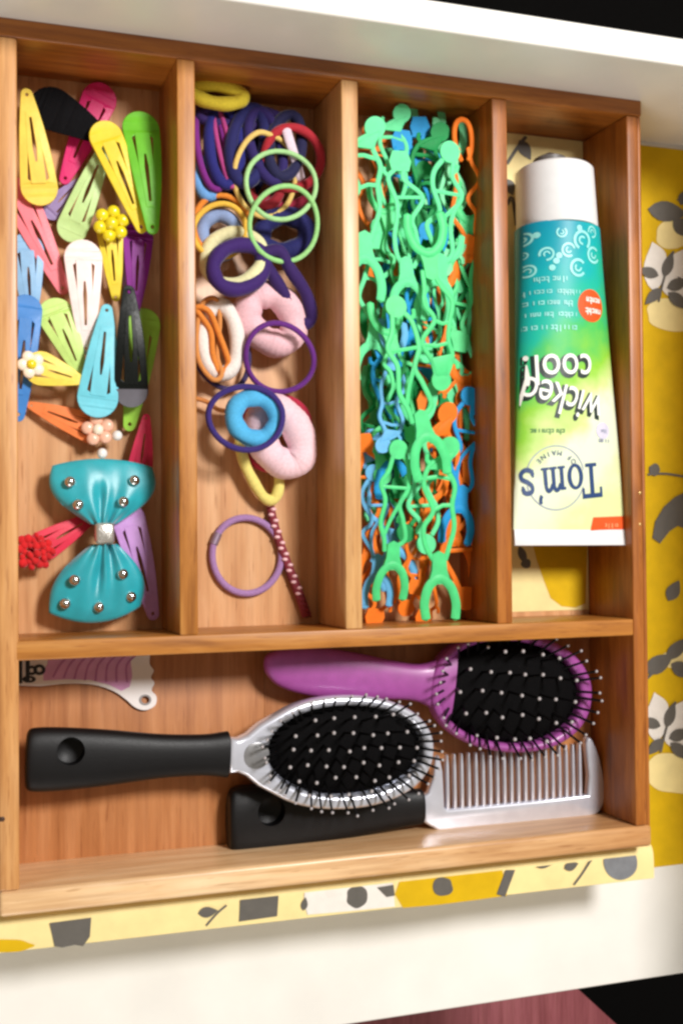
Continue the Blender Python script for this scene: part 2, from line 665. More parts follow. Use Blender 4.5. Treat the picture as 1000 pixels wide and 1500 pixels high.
MB().box(-.02, 30.98, D - tb, D, zb, H, .1, 3).build('back_wall', w_x_red, tr, TO)
# light falling off to the right, painted into the front wall's wood colour
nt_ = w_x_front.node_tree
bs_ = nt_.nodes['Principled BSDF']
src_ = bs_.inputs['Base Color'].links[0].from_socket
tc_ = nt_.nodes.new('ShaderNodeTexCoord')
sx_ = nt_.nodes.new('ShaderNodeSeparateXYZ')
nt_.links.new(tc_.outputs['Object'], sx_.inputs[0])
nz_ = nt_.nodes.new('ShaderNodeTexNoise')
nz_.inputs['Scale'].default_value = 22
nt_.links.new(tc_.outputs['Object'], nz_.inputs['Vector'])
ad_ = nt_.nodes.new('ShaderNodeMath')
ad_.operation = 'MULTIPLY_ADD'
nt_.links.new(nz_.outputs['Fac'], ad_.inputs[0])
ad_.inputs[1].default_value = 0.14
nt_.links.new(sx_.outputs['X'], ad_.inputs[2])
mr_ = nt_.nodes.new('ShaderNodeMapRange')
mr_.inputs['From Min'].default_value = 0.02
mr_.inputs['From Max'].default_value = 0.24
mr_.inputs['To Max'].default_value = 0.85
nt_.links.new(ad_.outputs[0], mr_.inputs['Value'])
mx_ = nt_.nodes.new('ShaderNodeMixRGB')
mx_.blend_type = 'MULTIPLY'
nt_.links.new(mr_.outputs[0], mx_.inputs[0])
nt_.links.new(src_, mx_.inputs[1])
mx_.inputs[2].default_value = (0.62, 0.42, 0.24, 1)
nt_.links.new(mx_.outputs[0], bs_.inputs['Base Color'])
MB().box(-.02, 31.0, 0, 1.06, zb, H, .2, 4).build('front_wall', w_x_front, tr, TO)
MB().box(0, T, 1.07, D - tb - .01, zb, H - .004, .09, 3).build('left_wall', w_left, tr, TO)
MB().box(31 - TR, 31 - .28, 1.07, D - tb - .01, zb, H - .01, .08, 3).build('right_wall', w_y_red, tr, TO)
MB().box(31 - .26, 31, .9, D - .45, zb, H - .1, .12, 4).build('edge_moulding', w_y_red, tr, TO)
MB().box(.3, 31 - TR - .005, YD, YD + T, 0.002, H - .006, .07, 3).build('cross_divider', w_x, tr, TO)
for x, w in ((X1, w_y), (X2, w_y_pale), (X3, w_y_red)):
    MB().box(x, x + T, YD + T + .005, D - tb - .005, 0.002, H - .01, .07, 3).build('divider', w, tr, TO)
m_brass = mat('nail_head', (196, 160, 100), 0.35, 0.8)
m_knot = mat('wood_knot', (70, 40, 18), 0.6)
for u, v, r, mm in ((937, 722, .1, m_brass), (937, 768, .09, m_brass), (4, 1200, .16, m_knot)):
    p = at(u, v, H)
    z = H - .03 if mm is m_brass else H - .06
    MB().ball((p.x, p.y, z), r, 10, (1, 1, .5)).build('nail', mm, tr, TO)
# lining paper on the floor of the fourth bin
SO = (27, 24, 0)
sp_ = empty('bin_liner', SO, 'small yellow and cream patterned paper lining the bin under the toothpaste tube', 'lining paper')
MB().box(X3 + T + .05, 31 - TR - .03, YD + T + .25, D - tb - .05, 0.0, 0.02).build('paper_sheet', m_cream, sp_, SO, smooth=False)
c4 = (X3 + T + .06, 31 - TR - .05, YD + T + .27, D - tb - .1)
printed([[(775, 780), (860, 780), (857, 884), (842, 890), (822, 888), (806, 876), (796, 850), (786, 822)], blob(800, 500, 40, 60), blob(846, 300, 20, 60)], .032, 'mustard_patch', m_mus, sp_, SO, c4)
printed([leaf(760, 800, 30, 6, 70), blob(770, 826, 7, 7), leaf(760, 205, 34, 9, 60), stroke([(742, 240), (756, 218), (770, 200)], 5), leaf(742, 262, 26, 8, 70), stroke([(742, 300), (750, 290), (756, 330)], 5)],
        .04, 'charcoal_leaf_print', m_grey, sp_, SO, c4)

# ------------------------------------------------------------------ snap clips
CL = 5.3


def clip_outline(w, rt=.27, yt=CL):
    rw = w / 2
    d = (yt - rt) - rw
    s = math.asin((rw - rt) / d)
    out = []
    for i in range(15):                     # wide end
        a = math.pi + (-s) + (math.pi + 2 * s) * i / 14
        out.append((rw * math.cos(a), rw + rw * math.sin(a)))
    k = out[-1]
    tipc = yt - rt
    t0 = (rt * math.cos(s), tipc + rt * math.sin(s))
    for i in range(1, 5):                   # slightly bulging side
        t = i / 5
        out.append((k[0] + (t0[0] - k[0]) * t + .07 * math.sin(math.pi * t), k[1] + (t0[1] - k[1]) * t))
    for i in range(9):
        a = s + (math.pi - 2 * s) * i / 8
        out.append((rt * math.cos(a), tipc + rt * math.sin(a)))
    a0 = out[-1]
    k = out[0]
    for i in range(1, 5):
        t = i / 5
        out.append((a0[0] + (k[0] - a0[0]) * t - .07 * math.sin(math.pi * t), a0[1] + (k[1] - a0[1]) * t))
    return out


def snap_clip(rgb, W, Tp, zw, zt, width, label, roll=0.0, arch=.26, rough=.42, solid=False, grey_end=False, metal=0.0, group='snap clips in the first bin'):
    key = 'clip_%d_%d_%d' % tuple(rgb)
    m = mat(key, rgb, rough, metal, var=.05, coat=0, bump=.08, bscale=9, spec=.15 if solid else (.12 if grey_end else .3))
    a, b_ = at(W[0], W[1], zw), at(Tp[0], Tp[1], zt)
    L_ = (b_ - a).length
    px = L_ / CL
    w = width / 33.0 / px                   # width in pixels -> local centimetres
    k = w / 1.5
    hole = [(-.42 * k, 1.2), (-.3 * k, 1.1), (.3 * k, 1.1), (.42 * k, 1.2), (.27 * k, 2.6), (.11 * k, 4.05), (-.11 * k, 4.05), (-.27 * k, 2.6)]
    outs = [clip_outline(w, .27 * min(1, k * 1.15)), hole, circle(0, CL - .3, .075, 8)]
    fr = MB().plate(outs[:1] if solid else outs, .10, .03)
    cuts = [.5 + .4 * i for i in range(12)]
    fr.slice('y', cuts)
    tg = MB().plate([[(-.30 * k, 1.0), (-.28 * k, .98), (.28 * k, .98), (.30 * k, 1.0), (.30 * k, 1.6), (.30 * k, 2.5), (.17 * k, 4.2), (-.17 * k, 4.2), (-.30 * k, 2.5), (-.30 * k, 1.6)],
                     [(-.035, 1.95), (.035, 1.95), (.085, 2.5), (.05, 3.95), (-.05, 3.95), (-.085, 2.5)]], .085, .02, z=.03)
    tg.slice('y', cuts)

    def bend(p):
        y = p.y / CL
        return (p.x, p.y, p.z + arch * math.sin(math.pi * min(max(y, 0), 1)) - .10 * p.x * p.x)
    fr.warp(bend)
    tg.warp(lambda p: bend(p) if True else p)
    o = fr.build('snap_clip', m, angle=18)
    if not solid:
        tg.build('tongue', m, o, angle=18)
    if grey_end:
        q = [p for p in clip_outline(w - .1) if p[1] < .86]
        MB().plate([q], .02, 0, z=.102).warp(bend).build('grey_end', mat('painted_sheen', (96, 94, 102), .3, coat=.2), o)  # sheen on the black clip's wide end, painted as a grey plate
    place(o, a, b_, CL, roll)
    tag(o, label, 'hair clip', group)
    return o


def flower(parent, c, n, rp, rc, ring, m_p, m_c, z, squash=.75, phase=0.0, name='petal'):
    for i in range(n):
        a = 2 * math.pi * i / n + phase
        MB().ball((c[0] + ring * math.cos(a), c[1] + ring * math.sin(a), z), rp, 14, (1, 1, squash)).build(name, m_p, parent)
    MB().ball((c[0], c[1], z + rp * .35), rc, 14, (1, 1, .8)).build('flower_centre', m_c, parent)


G = snap_clip
G((236, 208, 84), (61, 302), (38, 130), .95, 1.25, 54, 'yellow snap clip with its narrow end up in the back left corner of the bin')
G((216, 34, 108), (155, 124), (92, 270), .55, .35, 52, 'hot pink snap clip half hidden under the black clip, wide end by the back wall', arch=.12)
G((6, 5, 8), (46, 143), (170, 212), 1.2, 1.05, 66, 'solid black snap clip lying slantwise across the hot pink clip at the back wall', rough=.85, solid=True)
G((150, 128, 176), (66, 318), (118, 262), .3, .3, 34, 'lavender grey snap clip almost hidden under the upper yellow clip and the mint clip', arch=.1)
G((190, 220, 146), (98, 354), (158, 206), .55, .75, 46, 'mint green snap clip lying slantwise below the hot pink clip, wide end down')
G((232, 204, 42), (146, 178), (210, 342), 1.7, 1.5, 50, 'golden yellow snap clip overlapping the mint clip and touching the bright green clip')
G((104, 186, 40), (203, 164), (224, 344), 1.45, 1.95, 56, 'bright green snap clip by the right divider, wide end up, tip down')
G((240, 128, 140), (16, 262), (96, 432), .5, .5, 52, 'salmon pink snap clip running down from the left wall to beside the white clip', arch=.15)
G((138, 184, 224), (38, 342), (46, 480), .55, .5, 50, 'pale blue snap clip by the left wall above the deep blue clip')
G((66, 132, 206), (40, 432), (26, 618), 1.0, .85, 46, 'deep blue snap clip by the left wall with the yellow flower clip across it')
G((186, 148, 200), (180, 334), (190, 440), .35, .3, 34, 'pale lilac snap clip mostly hidden under the purple clip', arch=.1)
G((134, 36, 142), (203, 326), (197, 462), .75, .7, 46, 'purple snap clip standing below the tip of the bright green clip')
G((243, 226, 222), (121, 351), (126, 520), 1.2, .8, 56, 'white snap clip in the middle of the bin, wide end up')
G((196, 228, 128), (72, 438), (124, 560), .95, .8, 54, 'lime green snap clip slanting from beside the deep blue clip towards the aqua clip')
G((158, 214, 76), (214, 452), (188, 632), .55, .4, 50, 'leaf green snap clip under the glossy black clip, its tip showing below')
G((110, 200, 218), (140, 612), (157, 446), 1.4, 1.2, 60, 'aqua blue snap clip beside the glossy black clip, wide end down')
G((20, 23, 21), (192, 597), (188, 418), 1.35, 1.55, 52, 'glossy black snap clip with a grey sheen painted on its wide end, standing beside the aqua clip', rough=.3, grey_end=True)
G((216, 50, 88), (200, 720), (215, 606), .5, .9, 42, 'crimson snap clip rising from behind the upper lobe of the teal bow')
G((198, 148, 214), (182, 738), (226, 908), .8, .6, 50, 'long lilac snap clip leaning out from behind the teal bow towards the divider')
# the clips with flowers
m_yb = mat('yellow_bead', (236, 216, 34), .25, var=.02, coat=.4)
m_cb = mat('cream_bead', (246, 232, 210), .3, var=.02, coat=.3)
m_pe = mat('peach_bead', (240, 186, 160), .35, var=.03, coat=.3)
m_rf = mat('red_felt', (214, 20, 28), .85, var=.12, bump=.4, sheen=.3)
m_wb = mat('white_bead', (240, 236, 232), .25, var=.02, coat=.4)
o = G((238, 212, 58), (160, 322), (170, 442), .9, .5, 40, 'small yellow clip with a flower of six shiny yellow beads', arch=.1)
flower(o, (0, .35), 6, .43, .44, .78, m_yb, m_yb, .75, phase=.26)
o = G((238, 212, 84), (36, 532), (128, 560), 1.65, 1.4, 50, 'yellow clip with a cream flower, lying across the deep blue clip', arch=.15)
flower(o, (0, .5), 5, .5, .42, .66, m_cb, m_yb, .35, squash=.45)
o = G((240, 132, 72), (156, 636), (40, 592), .75, .4, 46, 'orange clip with a peach and white flower above the teal bow', arch=.12)
flower(o, (0, .6), 5, .42, .36, .66, m_pe, m_cb, .55, squash=.6, phase=.5)
for u, v in ((172, 638), (150, 664)):
    p = o.matrix_world.inverted() @ (at(u, v, 1.2) * S)
    MB().ball(p / S, .34, 12).build('bead', m_wb, o)
o = G((222, 44, 74), (44, 812), (146, 752), .75, .45, 46, 'red clip with a ragged dark red flower poking out left of the bow', arch=.1)
for i in range(26):
    rnd = random.Random(i)
    a = i * 2.4
    r = .16 + .19 * math.sqrt(i)
    MB().ball((r * math.cos(a), .3 + r * math.sin(a), .5 + .3 * (1 - r) + rnd.uniform(-.08, .12)), .3 + rnd.uniform(-.06, .06), 7, (1, rnd.uniform(.6, 1), .8)).build('petal', m_rf, o)

# ------------------------------------------------------------------ the teal bow
m_satin = mat('teal_satin', (30, 168, 182), .36, var=.06, vscale=1.5, sheen=.6, bump=.15, bscale=60, spec=.9)
m_chrome = mat('silver_stud', (225, 225, 222), .14, 1.0, var=.02)
m_pearl = mat('silver_knot', (214, 210, 204), .24, .7, var=.04, bump=.3, bscale=12)
BO = at(152, 782, 0)
bow = empty('hair_bow', BO, 'teal satin bow with silver studs and a silver knot at the bin end', 'hair bow', None)


def lobe(knot, e_l, e_m, e_r, bulge, zk=1.35, ze=1.15, thick=.54):
    """one side of the bow: gathered at the knot, flaring to a curved edge given in photograph positions"""
    K = Vector((knot[0], knot[1], 0))
    nu, nv = 22, 40
    top, bot = [], []

    def surf(s, t):
        # s 0..1 from the knot out, t -1..1 across
        e = [Vector((q[0], q[1], 0)) for q in (e_l, e_m, e_r)]
        w = (t + 1) / 2
        edge = e[0] * (1 - w) ** 2 + (2 * e[1] - .5 * e[0] - .5 * e[2]) * 2 * w * (1 - w) + e[2] * w * w
        kn = K + Vector((t * 19, 0, 0))
        f = s
        p = kn.lerp(edge, f)
        # the flanks bow outward
        ax = (Vector(e_m + (0,)) - K)
        side = (edge - kn)
        p.x += t * abs(t) * bulge * math.sin(math.pi * s) * 1.0
        fold = (math.cos(t * 3.2 * math.pi) * .5 + .5 * math.cos(t * 5.1 + .8)) * (1 - s) ** 1.3
        h = thick * (math.sin(math.pi * min(1, .16 + s * .80)) ** .7) * (1 - abs(t) ** 2.6) ** .5
        z = zk + (ze - zk) * s + fold * .22
        crease = -.42 * math.exp(-((t + .06) / .16) ** 2) * math.exp(-((s - .38) / .26) ** 2) + .1 * math.sin(6 * t + 3 * s + 1) * s * (1 - abs(t)) + .13 * math.sin(13 * t) * math.exp(-s * 3.0)
        return p, z, h, crease
    for i in range(nu + 1):
        for j in range(nv + 1):
            s, t = i / nu, -1 + 2 * j / nv
            p, z, h, cr = surf(s, t)
            top.append(at(p.x, p.y, z + h + cr))
            bot.append(at(p.x, p.y, z) - Vector((0, 0, h * .7 + .02)))
    n = nv + 1
    ff = []
    A = len(top)
    for i in range(nu):
        for j in range(nv):
            q = [i * n + j, (i + 1) * n + j, (i + 1) * n + j + 1, i * n + j + 1]
            ff.append(q)
            ff.append([k_ + A for k_ in reversed(q)])
    rim = [i * n for i in range(nu + 1)] + [nu * n + j for j in range(1, nv + 1)] + [i * n + nv for i in range(nu - 1, -1, -1)] + [j for j in range(nv - 1, 0, -1)]
    for a, c in zip(rim, rim[1:] + rim[:1]):
        ff.append([a, c, c + A, a + A])
    mb = MB().add(top + bot, ff)
    return mb.build('lobe', m_satin, bow, BO, angle=80), surf


_, s1 = lobe((151, 768), (77, 682), (150, 672), (223, 684), 26)
_, s2 = lobe((153, 797), (72, 898), (142, 912), (206, 888), 20)
MB().box(-.42, .42, -.46, .46, 0, .5, .16, 3).warp(lambda p: p + at(152, 781, 1.55)).build('knot', m_pearl, bow, BO)
for u, v, z in ((103, 706, 1.75), (115, 739, 1.85), (197, 704, 1.75), (181, 735, 1.9), (110, 850, 1.85), (96, 884, 1.55), (145, 889, 1.6), (180, 841, 1.8), (192, 874, 1.55)):
    p = at(u, v, z)
    MB().ball((p.x, p.y, p.z), .25, 14, (1, 1, .8)).build('stud', m_chrome, bow, BO)

# ------------------------------------------------------------------ hair elastics in the second bin
def ell(u, v, ru, rv, z, rot=0.0, tilt=0.0, ph=0.0, n=40, wob=.03, seed=0, a0=0, a1=360):
    rnd = random.Random(seed + int(u * 3 + v))
    p1, p2 = rnd.uniform(0, 6), rnd.uniform(0, 6)
    out = []
    R_ = math.radians(rot)
    full = abs(a1 - a0) >= 360
    for i in range(n + (0 if full else 1)):
        a = math.radians(a0 + (a1 - a0) * i / n)
        k_ = 1 + wob * math.sin(2 * a + p1) + wob * .6 * math.sin(3 * a + p2)
        x, y = ru * math.cos(a) * k_, rv * math.sin(a) * k_
        out.append(at(u + x * math.cos(R_) - y * math.sin(R_), v + x * math.sin(R_) + y * math.cos(R_), max(.12, z + tilt * math.cos(a - math.radians(ph)))))
    return out


TIES = 'hair ties in the second bin'


def fabric(rgb):
    return mat('elastic_%d_%d_%d' % tuple(rgb), rgb, .8, var=.06, vscale=9, bump=.4, bscale=34, sheen=.2)


def tie(rgb, pts, r, label, closed=True, flat=1.0, rib=0.0, name='hair_tie', seam=None, cat='hair tie', group=TIES, gather=False):
    """a fabric elastic swept along its path; rib gives the knitted cord its small ridges"""
    org = sum(pts, Vector()) / len(pts)
    org = Vector((org.x, org.y, min(p.z for p in pts) - r))
    n = len(pts)
    rr = [r] * n
    if gather:
        pts = spline(pts, 3, closed)
        n = len(pts)
        rr = [r * (1 + .012 * math.sin(i * 1.9) + .05 * math.sin(i * .33 + n)) for i in range(n)]
    mb = MB().tube(pts, rr, closed, 12 if r > .2 else 8, flat)
    o = mb.build(name, fabric(rgb), None, org, angle=80)
    tag(o, label, cat, group)
    if seam is not None:
        i = seam % n
        a, c = pts[i], pts[(i + 2) % n]
        MB().tube([a, (a + c) / 2, c], r * 1.25, n=10).build('metal_joint', mat('joint', (150, 130, 150), .4, .5), o, org)
    return o


navy, purple, lilac = (22, 22, 104), (62, 14, 112), (150, 108, 170)
# the bundle at the back wall
E_ = tie
E_((224, 202, 52), ell(318, 138, 38, 13, 1.7, rot=10, tilt=.15), .33, 'yellow thick hair tie seen edge on against the back wall', gather=True)
for i, (u0, u1, c, lab) in enumerate((
        (296, 330, (120, 24, 128), 'magenta purple loop of the bundle, nearest the left divider'),
        (318, 348, (20, 22, 112), 'royal blue loop of the bundle, second from the left divider'),
        (330, 334, (176, 60, 130), 'thin pink loop between the blue loops of the bundle'),
        (350, 384, (16, 17, 88), 'wide navy loop of the bundle beside the thin pink one'),
        (378, 408, (34, 14, 92), 'indigo loop of the bundle above the cream ring'),
        (408, 436, (16, 16, 66), 'dark navy loop of the bundle behind the red ring'))):
    cx = (u0 + u1) / 2
    E_(c, ell(cx - 4, 214, (20, 22, 8, 24, 22, 24)[i], (66, 58, 62, 56, 52, 44)[i], 1.2 + .12 * i, rot=(-10, -4, -12, 6, -14, 9)[i], tilt=.5, ph=90), (.17, .27, .12, .3, .26, .27)[i], lab, gather=i in (1, 3, 4, 5))
E_((46, 22, 96), ell(350, 172, 58, 12, .9, rot=4), .28, 'dark violet tie lying flat along the back wall under the yellow one', gather=True)
E_((20, 18, 78), ell(345, 240, 38, 48, .4, tilt=.1), .36, 'midnight blue thick tie at the bottom of the bundle', gather=True)
E_((104, 160, 220), ell(302, 262, 14, 26, 1.1, rot=-12, tilt=.3, ph=90), .26, 'pale sky blue tie pressed against the left divider under the bundle', gather=True)
E_((170, 22, 40), ell(428, 232, 40, 46, 1.9, tilt=.25, ph=-90), .22, 'red hair tie arching over the white strip near the right divider', gather=True)
E_((226, 206, 220), spline([at(418, 186, 2.2), at(424, 206, 2.35), at(432, 232, 2.2), at(440, 262, 1.7)], 5), .24, 'short white and pink elastic strip lying inside the red ring', closed=False, flat=.5)
E_((150, 20, 36), ell(388, 272, 24, 28, 1.2, tilt=.2), .26, 'dark red tie seen through the upper pale green ring', gather=True)
E_((158, 26, 60), ell(422, 286, 34, 16, 1.0, rot=-14), .24, 'raspberry tie lying flat between the two pale green rings', gather=True)
E_((224, 190, 106), spline([at(392, 196, 2.2), at(374, 196, 2.3), at(356, 214, 2.2), at(344, 245, 2.1), at(346, 278, 1.9), at(362, 306, 1.7), at(390, 318, 1.5), at(420, 300, 1.5), at(432, 258, 1.7), at(420, 214, 2.0)], 6, True), .13,
   'thin cream to gold ring curving left of the upper pale green ring')
E_((166, 214, 146), ell(411, 271, 52, 49, 2.55, tilt=.2, ph=60), .12, 'thin pale green ring, the upper of the two beside the red tie')
E_((152, 210, 130), ell(416, 328, 51, 54, 2.75, tilt=-.3, ph=80), .12, 'thin pale green ring, the lower one around the navy donut tie')
E_((18, 20, 92), ell(416, 343, 34, 26, 1.2, tilt=.1), .46, 'thick navy donut tie inside the lower pale green ring', gather=True)
E_((232, 138, 40), ell(324, 330, 42, 42, 1.5, tilt=.2), .15, 'thin orange ring around the grey blue tie by the left divider')
E_((236, 188, 66), ell(322, 338, 38, 40, 1.75, tilt=.2), .14, 'thin golden ring just inside the orange ring')
E_((138, 160, 204), ell(322, 344, 26, 28, 1.3, tilt=.2), .32, 'grey blue thick tie inside the golden ring', gather=True)
E_((228, 222, 172), ell(342, 378, 44, 36, 1.9, rot=-22, tilt=.4, ph=60), .3, 'cream thick tie partly under the purple one', gather=True)
E_((50, 10, 98), ell(350, 391, 40, 31, 2.5, rot=-20, tilt=.3, ph=200), .34, 'deep purple thick tie lying on the cream one', gather=True)
E_((44, 8, 88), spline([at(382, 376, 2.3), at(408, 368, 2.4), at(426, 396, 2.3), at(448, 430, 2.0), at(456, 464, 1.7), at(444, 474, 1.6), at(428, 452, 1.7), at(412, 424, 1.9), at(396, 398, 2.1)], 5, True), .3,
   'deep purple tie stretched long over the upper pink donut', gather=True)
E_((240, 192, 200), ell(397, 467, 31, 38, 1.25, rot=-38, tilt=.15), .66, 'thick pink donut tie under the stretched purple tie', gather=True)
E_((98, 30, 126), ell(409, 524, 51, 49, 2.0, rot=20, tilt=-.5, ph=90), .13, 'thin purple ring overlapping the lower edge of the upper pink donut')
E_((238, 228, 220), ell(322, 498, 25, 52, 1.35, rot=-4, tilt=.1), .36, 'long white thick tie with orange cords lying in it', gather=True)
E_((224, 132, 44), spline([at(287, 452, 1.75), at(306, 456, 1.85), at(320, 488, 1.6), at(332, 520, 1.6), at(334, 534, 1.55), at(322, 546, 1.6), at(312, 520, 1.55), at(308, 484, 1.6)], 6, True), .14,
   'orange cord looped inside the long white tie')
E_((214, 140, 70), spline([at(296, 446, 1.6), at(316, 438, 1.6), at(322, 470, 1.4), at(318, 520, 1.35), at(325, 548, 1.8), at(312, 556, 1.9), at(292, 530, 1.7), at(288, 490, 1.6)], 6, True), .12,
   'light orange cord wound round the left side of the long white tie')
E_((52, 38, 88), ell(322, 508, 40, 64, .75, rot=-14), .13, 'dark violet thin ring lying around the long white tie')
E_((200, 124, 60), spline([at(284, 583, .9), at(302, 588, .8), at(320, 600, .6), at(340, 603, .5)], 5), .11, 'short end of an orange cord by the left divider', closed=False)
E_((176, 28, 62), ell(402, 634, 50, 52, .9, rot=35, tilt=.35, ph=-40), .2, 'crimson tie showing round the edges of the lower pink donut', gather=True)
E_((242, 204, 212), ell(411, 640, 28, 42, 1.35, rot=-26, tilt=.15), .72, 'thick pink donut tie, the lower one under the light blue tie', gather=True)
E_((232, 216, 120), spline([at(352, 640, .8), at(356, 672, .85), at(368, 700, .8), at(386, 728, .7), at(400, 732, .7), at(408, 716, .7), at(408, 690, .7), at(400, 650, .6), at(376, 620, .6)], 5, True), .27,
   'pale yellow tie hanging down as a narrow loop below the lower pink donut', gather=True)
E_((78, 176, 226), ell(374, 612, 30, 32, 2.45, rot=-30, tilt=.1), .42, 'light blue thick tie lying on the lower pink donut', gather=True)
E_((50, 30, 112), ell(360, 612, 56, 45, 2.75, rot=4, tilt=-.35, ph=170), .14, 'thin indigo ring looped over the light blue tie')
E_((164, 124, 176), ell(361, 814, 51, 55, .2, wob=.012), .17, 'single thin lilac ring lying alone on the bare wood', seam=22)
# the beaded cord
BC = at(420, 820, 0)
bc = empty('beaded_cord', BC, 'maroon cord wound with pale pink beads beside the lilac ring', 'hair tie', TIES)
cp = spline([at(395, 738, .25), at(402, 770, .25), at(413, 805, .25), at(426, 840, .25), at(440, 876, .25), at(449, 902, .25)], 8)
MB().tube(cp, [.2 + .05 * (i / len(cp)) for i in range(len(cp))], n=10).build('cord', fabric((134, 42, 56)), bc, BC)
m_bead = mat('pink_bead', (238, 190, 196), .3, var=.03, coat=.3)
for i in range(17):
    t = .02 + .74 * i / 16
    f = t * (len(cp) - 1)
    p = cp[int(f)].lerp(cp[min(int(f) + 1, len(cp) - 1)], f % 1)
    sx = .08 * (1 if i % 2 else -1)
    MB().ball((p.x + sx, p.y, p.z + .17), .105, 8, (1.5, .9, 1)).build('bead', m_bead, bc, BC)
for i in range(5):
    t = .79 + .19 * i / 4
    p = cp[int(t * (len(cp) - 1))]
    MB().tube([p + Vector((-.2, .08, .12)), p + Vector((0, 0, .25)), p + Vector((.2, -.1, .12))], .06, n=6).build('winding', fabric((120, 26, 34)), bc, BC)

# ------------------------------------------------------------------ flossers in the third bin
FLN = 8.0
FLOSS = 'plastic dental flossers heaped in the third bin'


def flosser_mesh(seed, kind, m):
    rnd = random.Random(seed)
    mb = MB()
    r = .115
    wf_ = rnd.uniform(.62, .8)
    # fork: two arms and the bow that joins them
    fork = spline([(-wf_, .05, 0), (-wf_ * 1.08, .7, .02), (-wf_ * .75, 1.4, .03), (0, 1.75, .04), (wf_ * .75, 1.4, .03), (wf_ * 1.08, .7, .02), (wf_, .05, 0)], 6)
    mb.tube(fork, .21, n=10, flat=.42, up=(0, 0, 1))
    # neck
    mb.plate([[(-.5, 1.58), (0, 1.5), (.5, 1.58), (.34, 2.1), (.30, 2.75), (0, 2.9), (-.30, 2.75), (-.34, 2.1)]], .16, 0, z=-.08)
    # body: two wavy rails, a few struts
    ys = [2.5, 3.1, 3.9, 4.7, 5.5, 6.3, 6.95]
    wl = [.22, .42, .62, .34, .56, .44, .25]
    wr = [.22, .50, .50, .40, .66, .36, .25]
    lat = [rnd.uniform(-.22, .22) for _ in ys]
    Lr = spline([(-w * rnd.uniform(.8, 1.3) + q, y + rnd.uniform(-.15, .15), .02) for w, y, q in zip(wl, ys, lat)], 6)
    Rr = spline([(w * rnd.uniform(.8, 1.3) + q, y + rnd.uniform(-.15, .15), .02) for w, y, q in zip(wr, ys, lat)], 6)
    mb.tube(Lr, r, n=8, up=(0, 0, 1), flat=.45)
    mb.tube(Rr, r, n=8, up=(0, 0, 1), flat=.45)

    def pt(side, f):
        P = Lr if side < 0 else Rr
        return P[min(int(f * (len(P) - 1)), len(P) - 1)]
    hx = lat[-1]
    if kind == 0:
        for f in (.5, .56 + rnd.uniform(.1, .2)):
            mb.tube([pt(-1, f), (pt(-1, f) + pt(1, f)) / 2 + Vector((0, .1, 0)), pt(1, f)], r * .85, n=6, flat=.45)
        mb.plate([[tuple(pt(-1, .82)[:2]), tuple(pt(1, .82)[:2]), tuple(pt(1, 1)[:2]), tuple(pt(-1, 1)[:2])]], .16, .05, z=-.06)
    elif kind == 1:
        mb.tube(spline([pt(-1, .2), (pt(1, .38) + pt(-1, .38)) / 2, pt(1, .6)], 5), r * .9, n=6, flat=.45)
        mb.tube([pt(-1, .66), pt(1, .68)], r * .8, n=6, flat=.45)
    elif kind == 2:
        mb.tube(spline([(pt(-1, 0) + pt(1, 0)) / 2, pt(-1, .3) * .35 + pt(1, .3) * .65, pt(-1, .55)], 6), r * .9, n=6, flat=.45)
        mb.tube([pt(-1, .72), pt(1, .68)], r * .8, n=6, flat=.45)
    # head
    if kind == 2:
        mb.plate([[(-.42 + hx, 6.8), (.42 + hx, 6.8), (.54 + hx, 7.25), (.36 + hx, 7.75), (-.36 + hx, 7.75), (-.54 + hx, 7.25)]], .14, 0, z=-.08)
    elif kind == 3:
        mb.tube(spline([(hx - .2, 6.4, 0), (hx - .42, 7.0, 0), (hx - .46, 7.7, 0), (hx - .3, 8.2, 0), (hx, 8.36, 0), (hx + .3, 8.2, 0), (hx + .46, 7.7, 0), (hx + .42, 7.0, 0), (hx + .2, 6.4, 0)], 4), r * 1.15, n=8, up=(0, 0, 1), flat=.7)
    else:
        mb.plate([circle(hx, 7.2, .46, 20)], .14, 0, z=-.08)
    if kind != 3:
        s = rnd.choice((-1, 1))
        p = pt(s, .88)
        mb.tube([p, p + Vector((s * .2, .2, 0)), p + Vector((s * .22, .4, .02))], r * .9, n=6, flat=.45)
    bow_ = rnd.uniform(-.25, .25)
    curl = rnd.uniform(-.2, .25)
    mb.warp(lambda p: (p.x + bow_ * math.sin(math.pi * p.y / FLN), p.y, p.z + curl * math.sin(math.pi * p.y / FLN)))
    return mb.mesh('dental_flosser', m, angle=25), wf_, bow_


m_g = mat('green_plastic', (104, 226, 158), .58, var=.04, sss=.12, spec=.22)
m_g3 = mat('pale_green_plastic', (122, 228, 164), .5, var=.06, sss=.15, spec=.35)
m_g4 = mat('mid_green_plastic', (80, 214, 132), .5, var=.06, sss=.12, spec=.35)
m_g2 = mat('leaf_green_plastic', (18, 140, 72), .58, var=.05, sss=.1, spec=.22)
m_b = mat('blue_plastic', (30, 150, 214), .58, var=.05, sss=.1, spec=.22)
m_b2 = mat('light_blue_plastic', (104, 178, 226), .58, var=.05, sss=.1, spec=.22)
m_o = mat('orange_plastic', (242, 122, 30), .58, var=.05, sss=.1, spec=.22)
FM = {}


def flosser(m, A, B, za, zb_, label, seed=0, roll=0.0, kind=None):
    kind = seed % 3 if kind is None else kind
    if m is m_g:                            # the moulding batches differ a little in shade
        m = (m_g, m_g4, m_g, m_g3)[(seed * 3 + int(A[0])) % 4]
    key = (m.name, seed % 9, kind)
    if key not in FM:
        FM[key] = flosser_mesh(seed % 9 + 3, kind, m)[0]
    o = bpy.data.objects.new('dental_flosser', FM[key])
    COL.objects.link(o)
    place(o, at(A[0], A[1], za), at(B[0], B[1], zb_), FLN - .7, roll)
    tag(o, label, 'flosser', FLOSS)
    return o


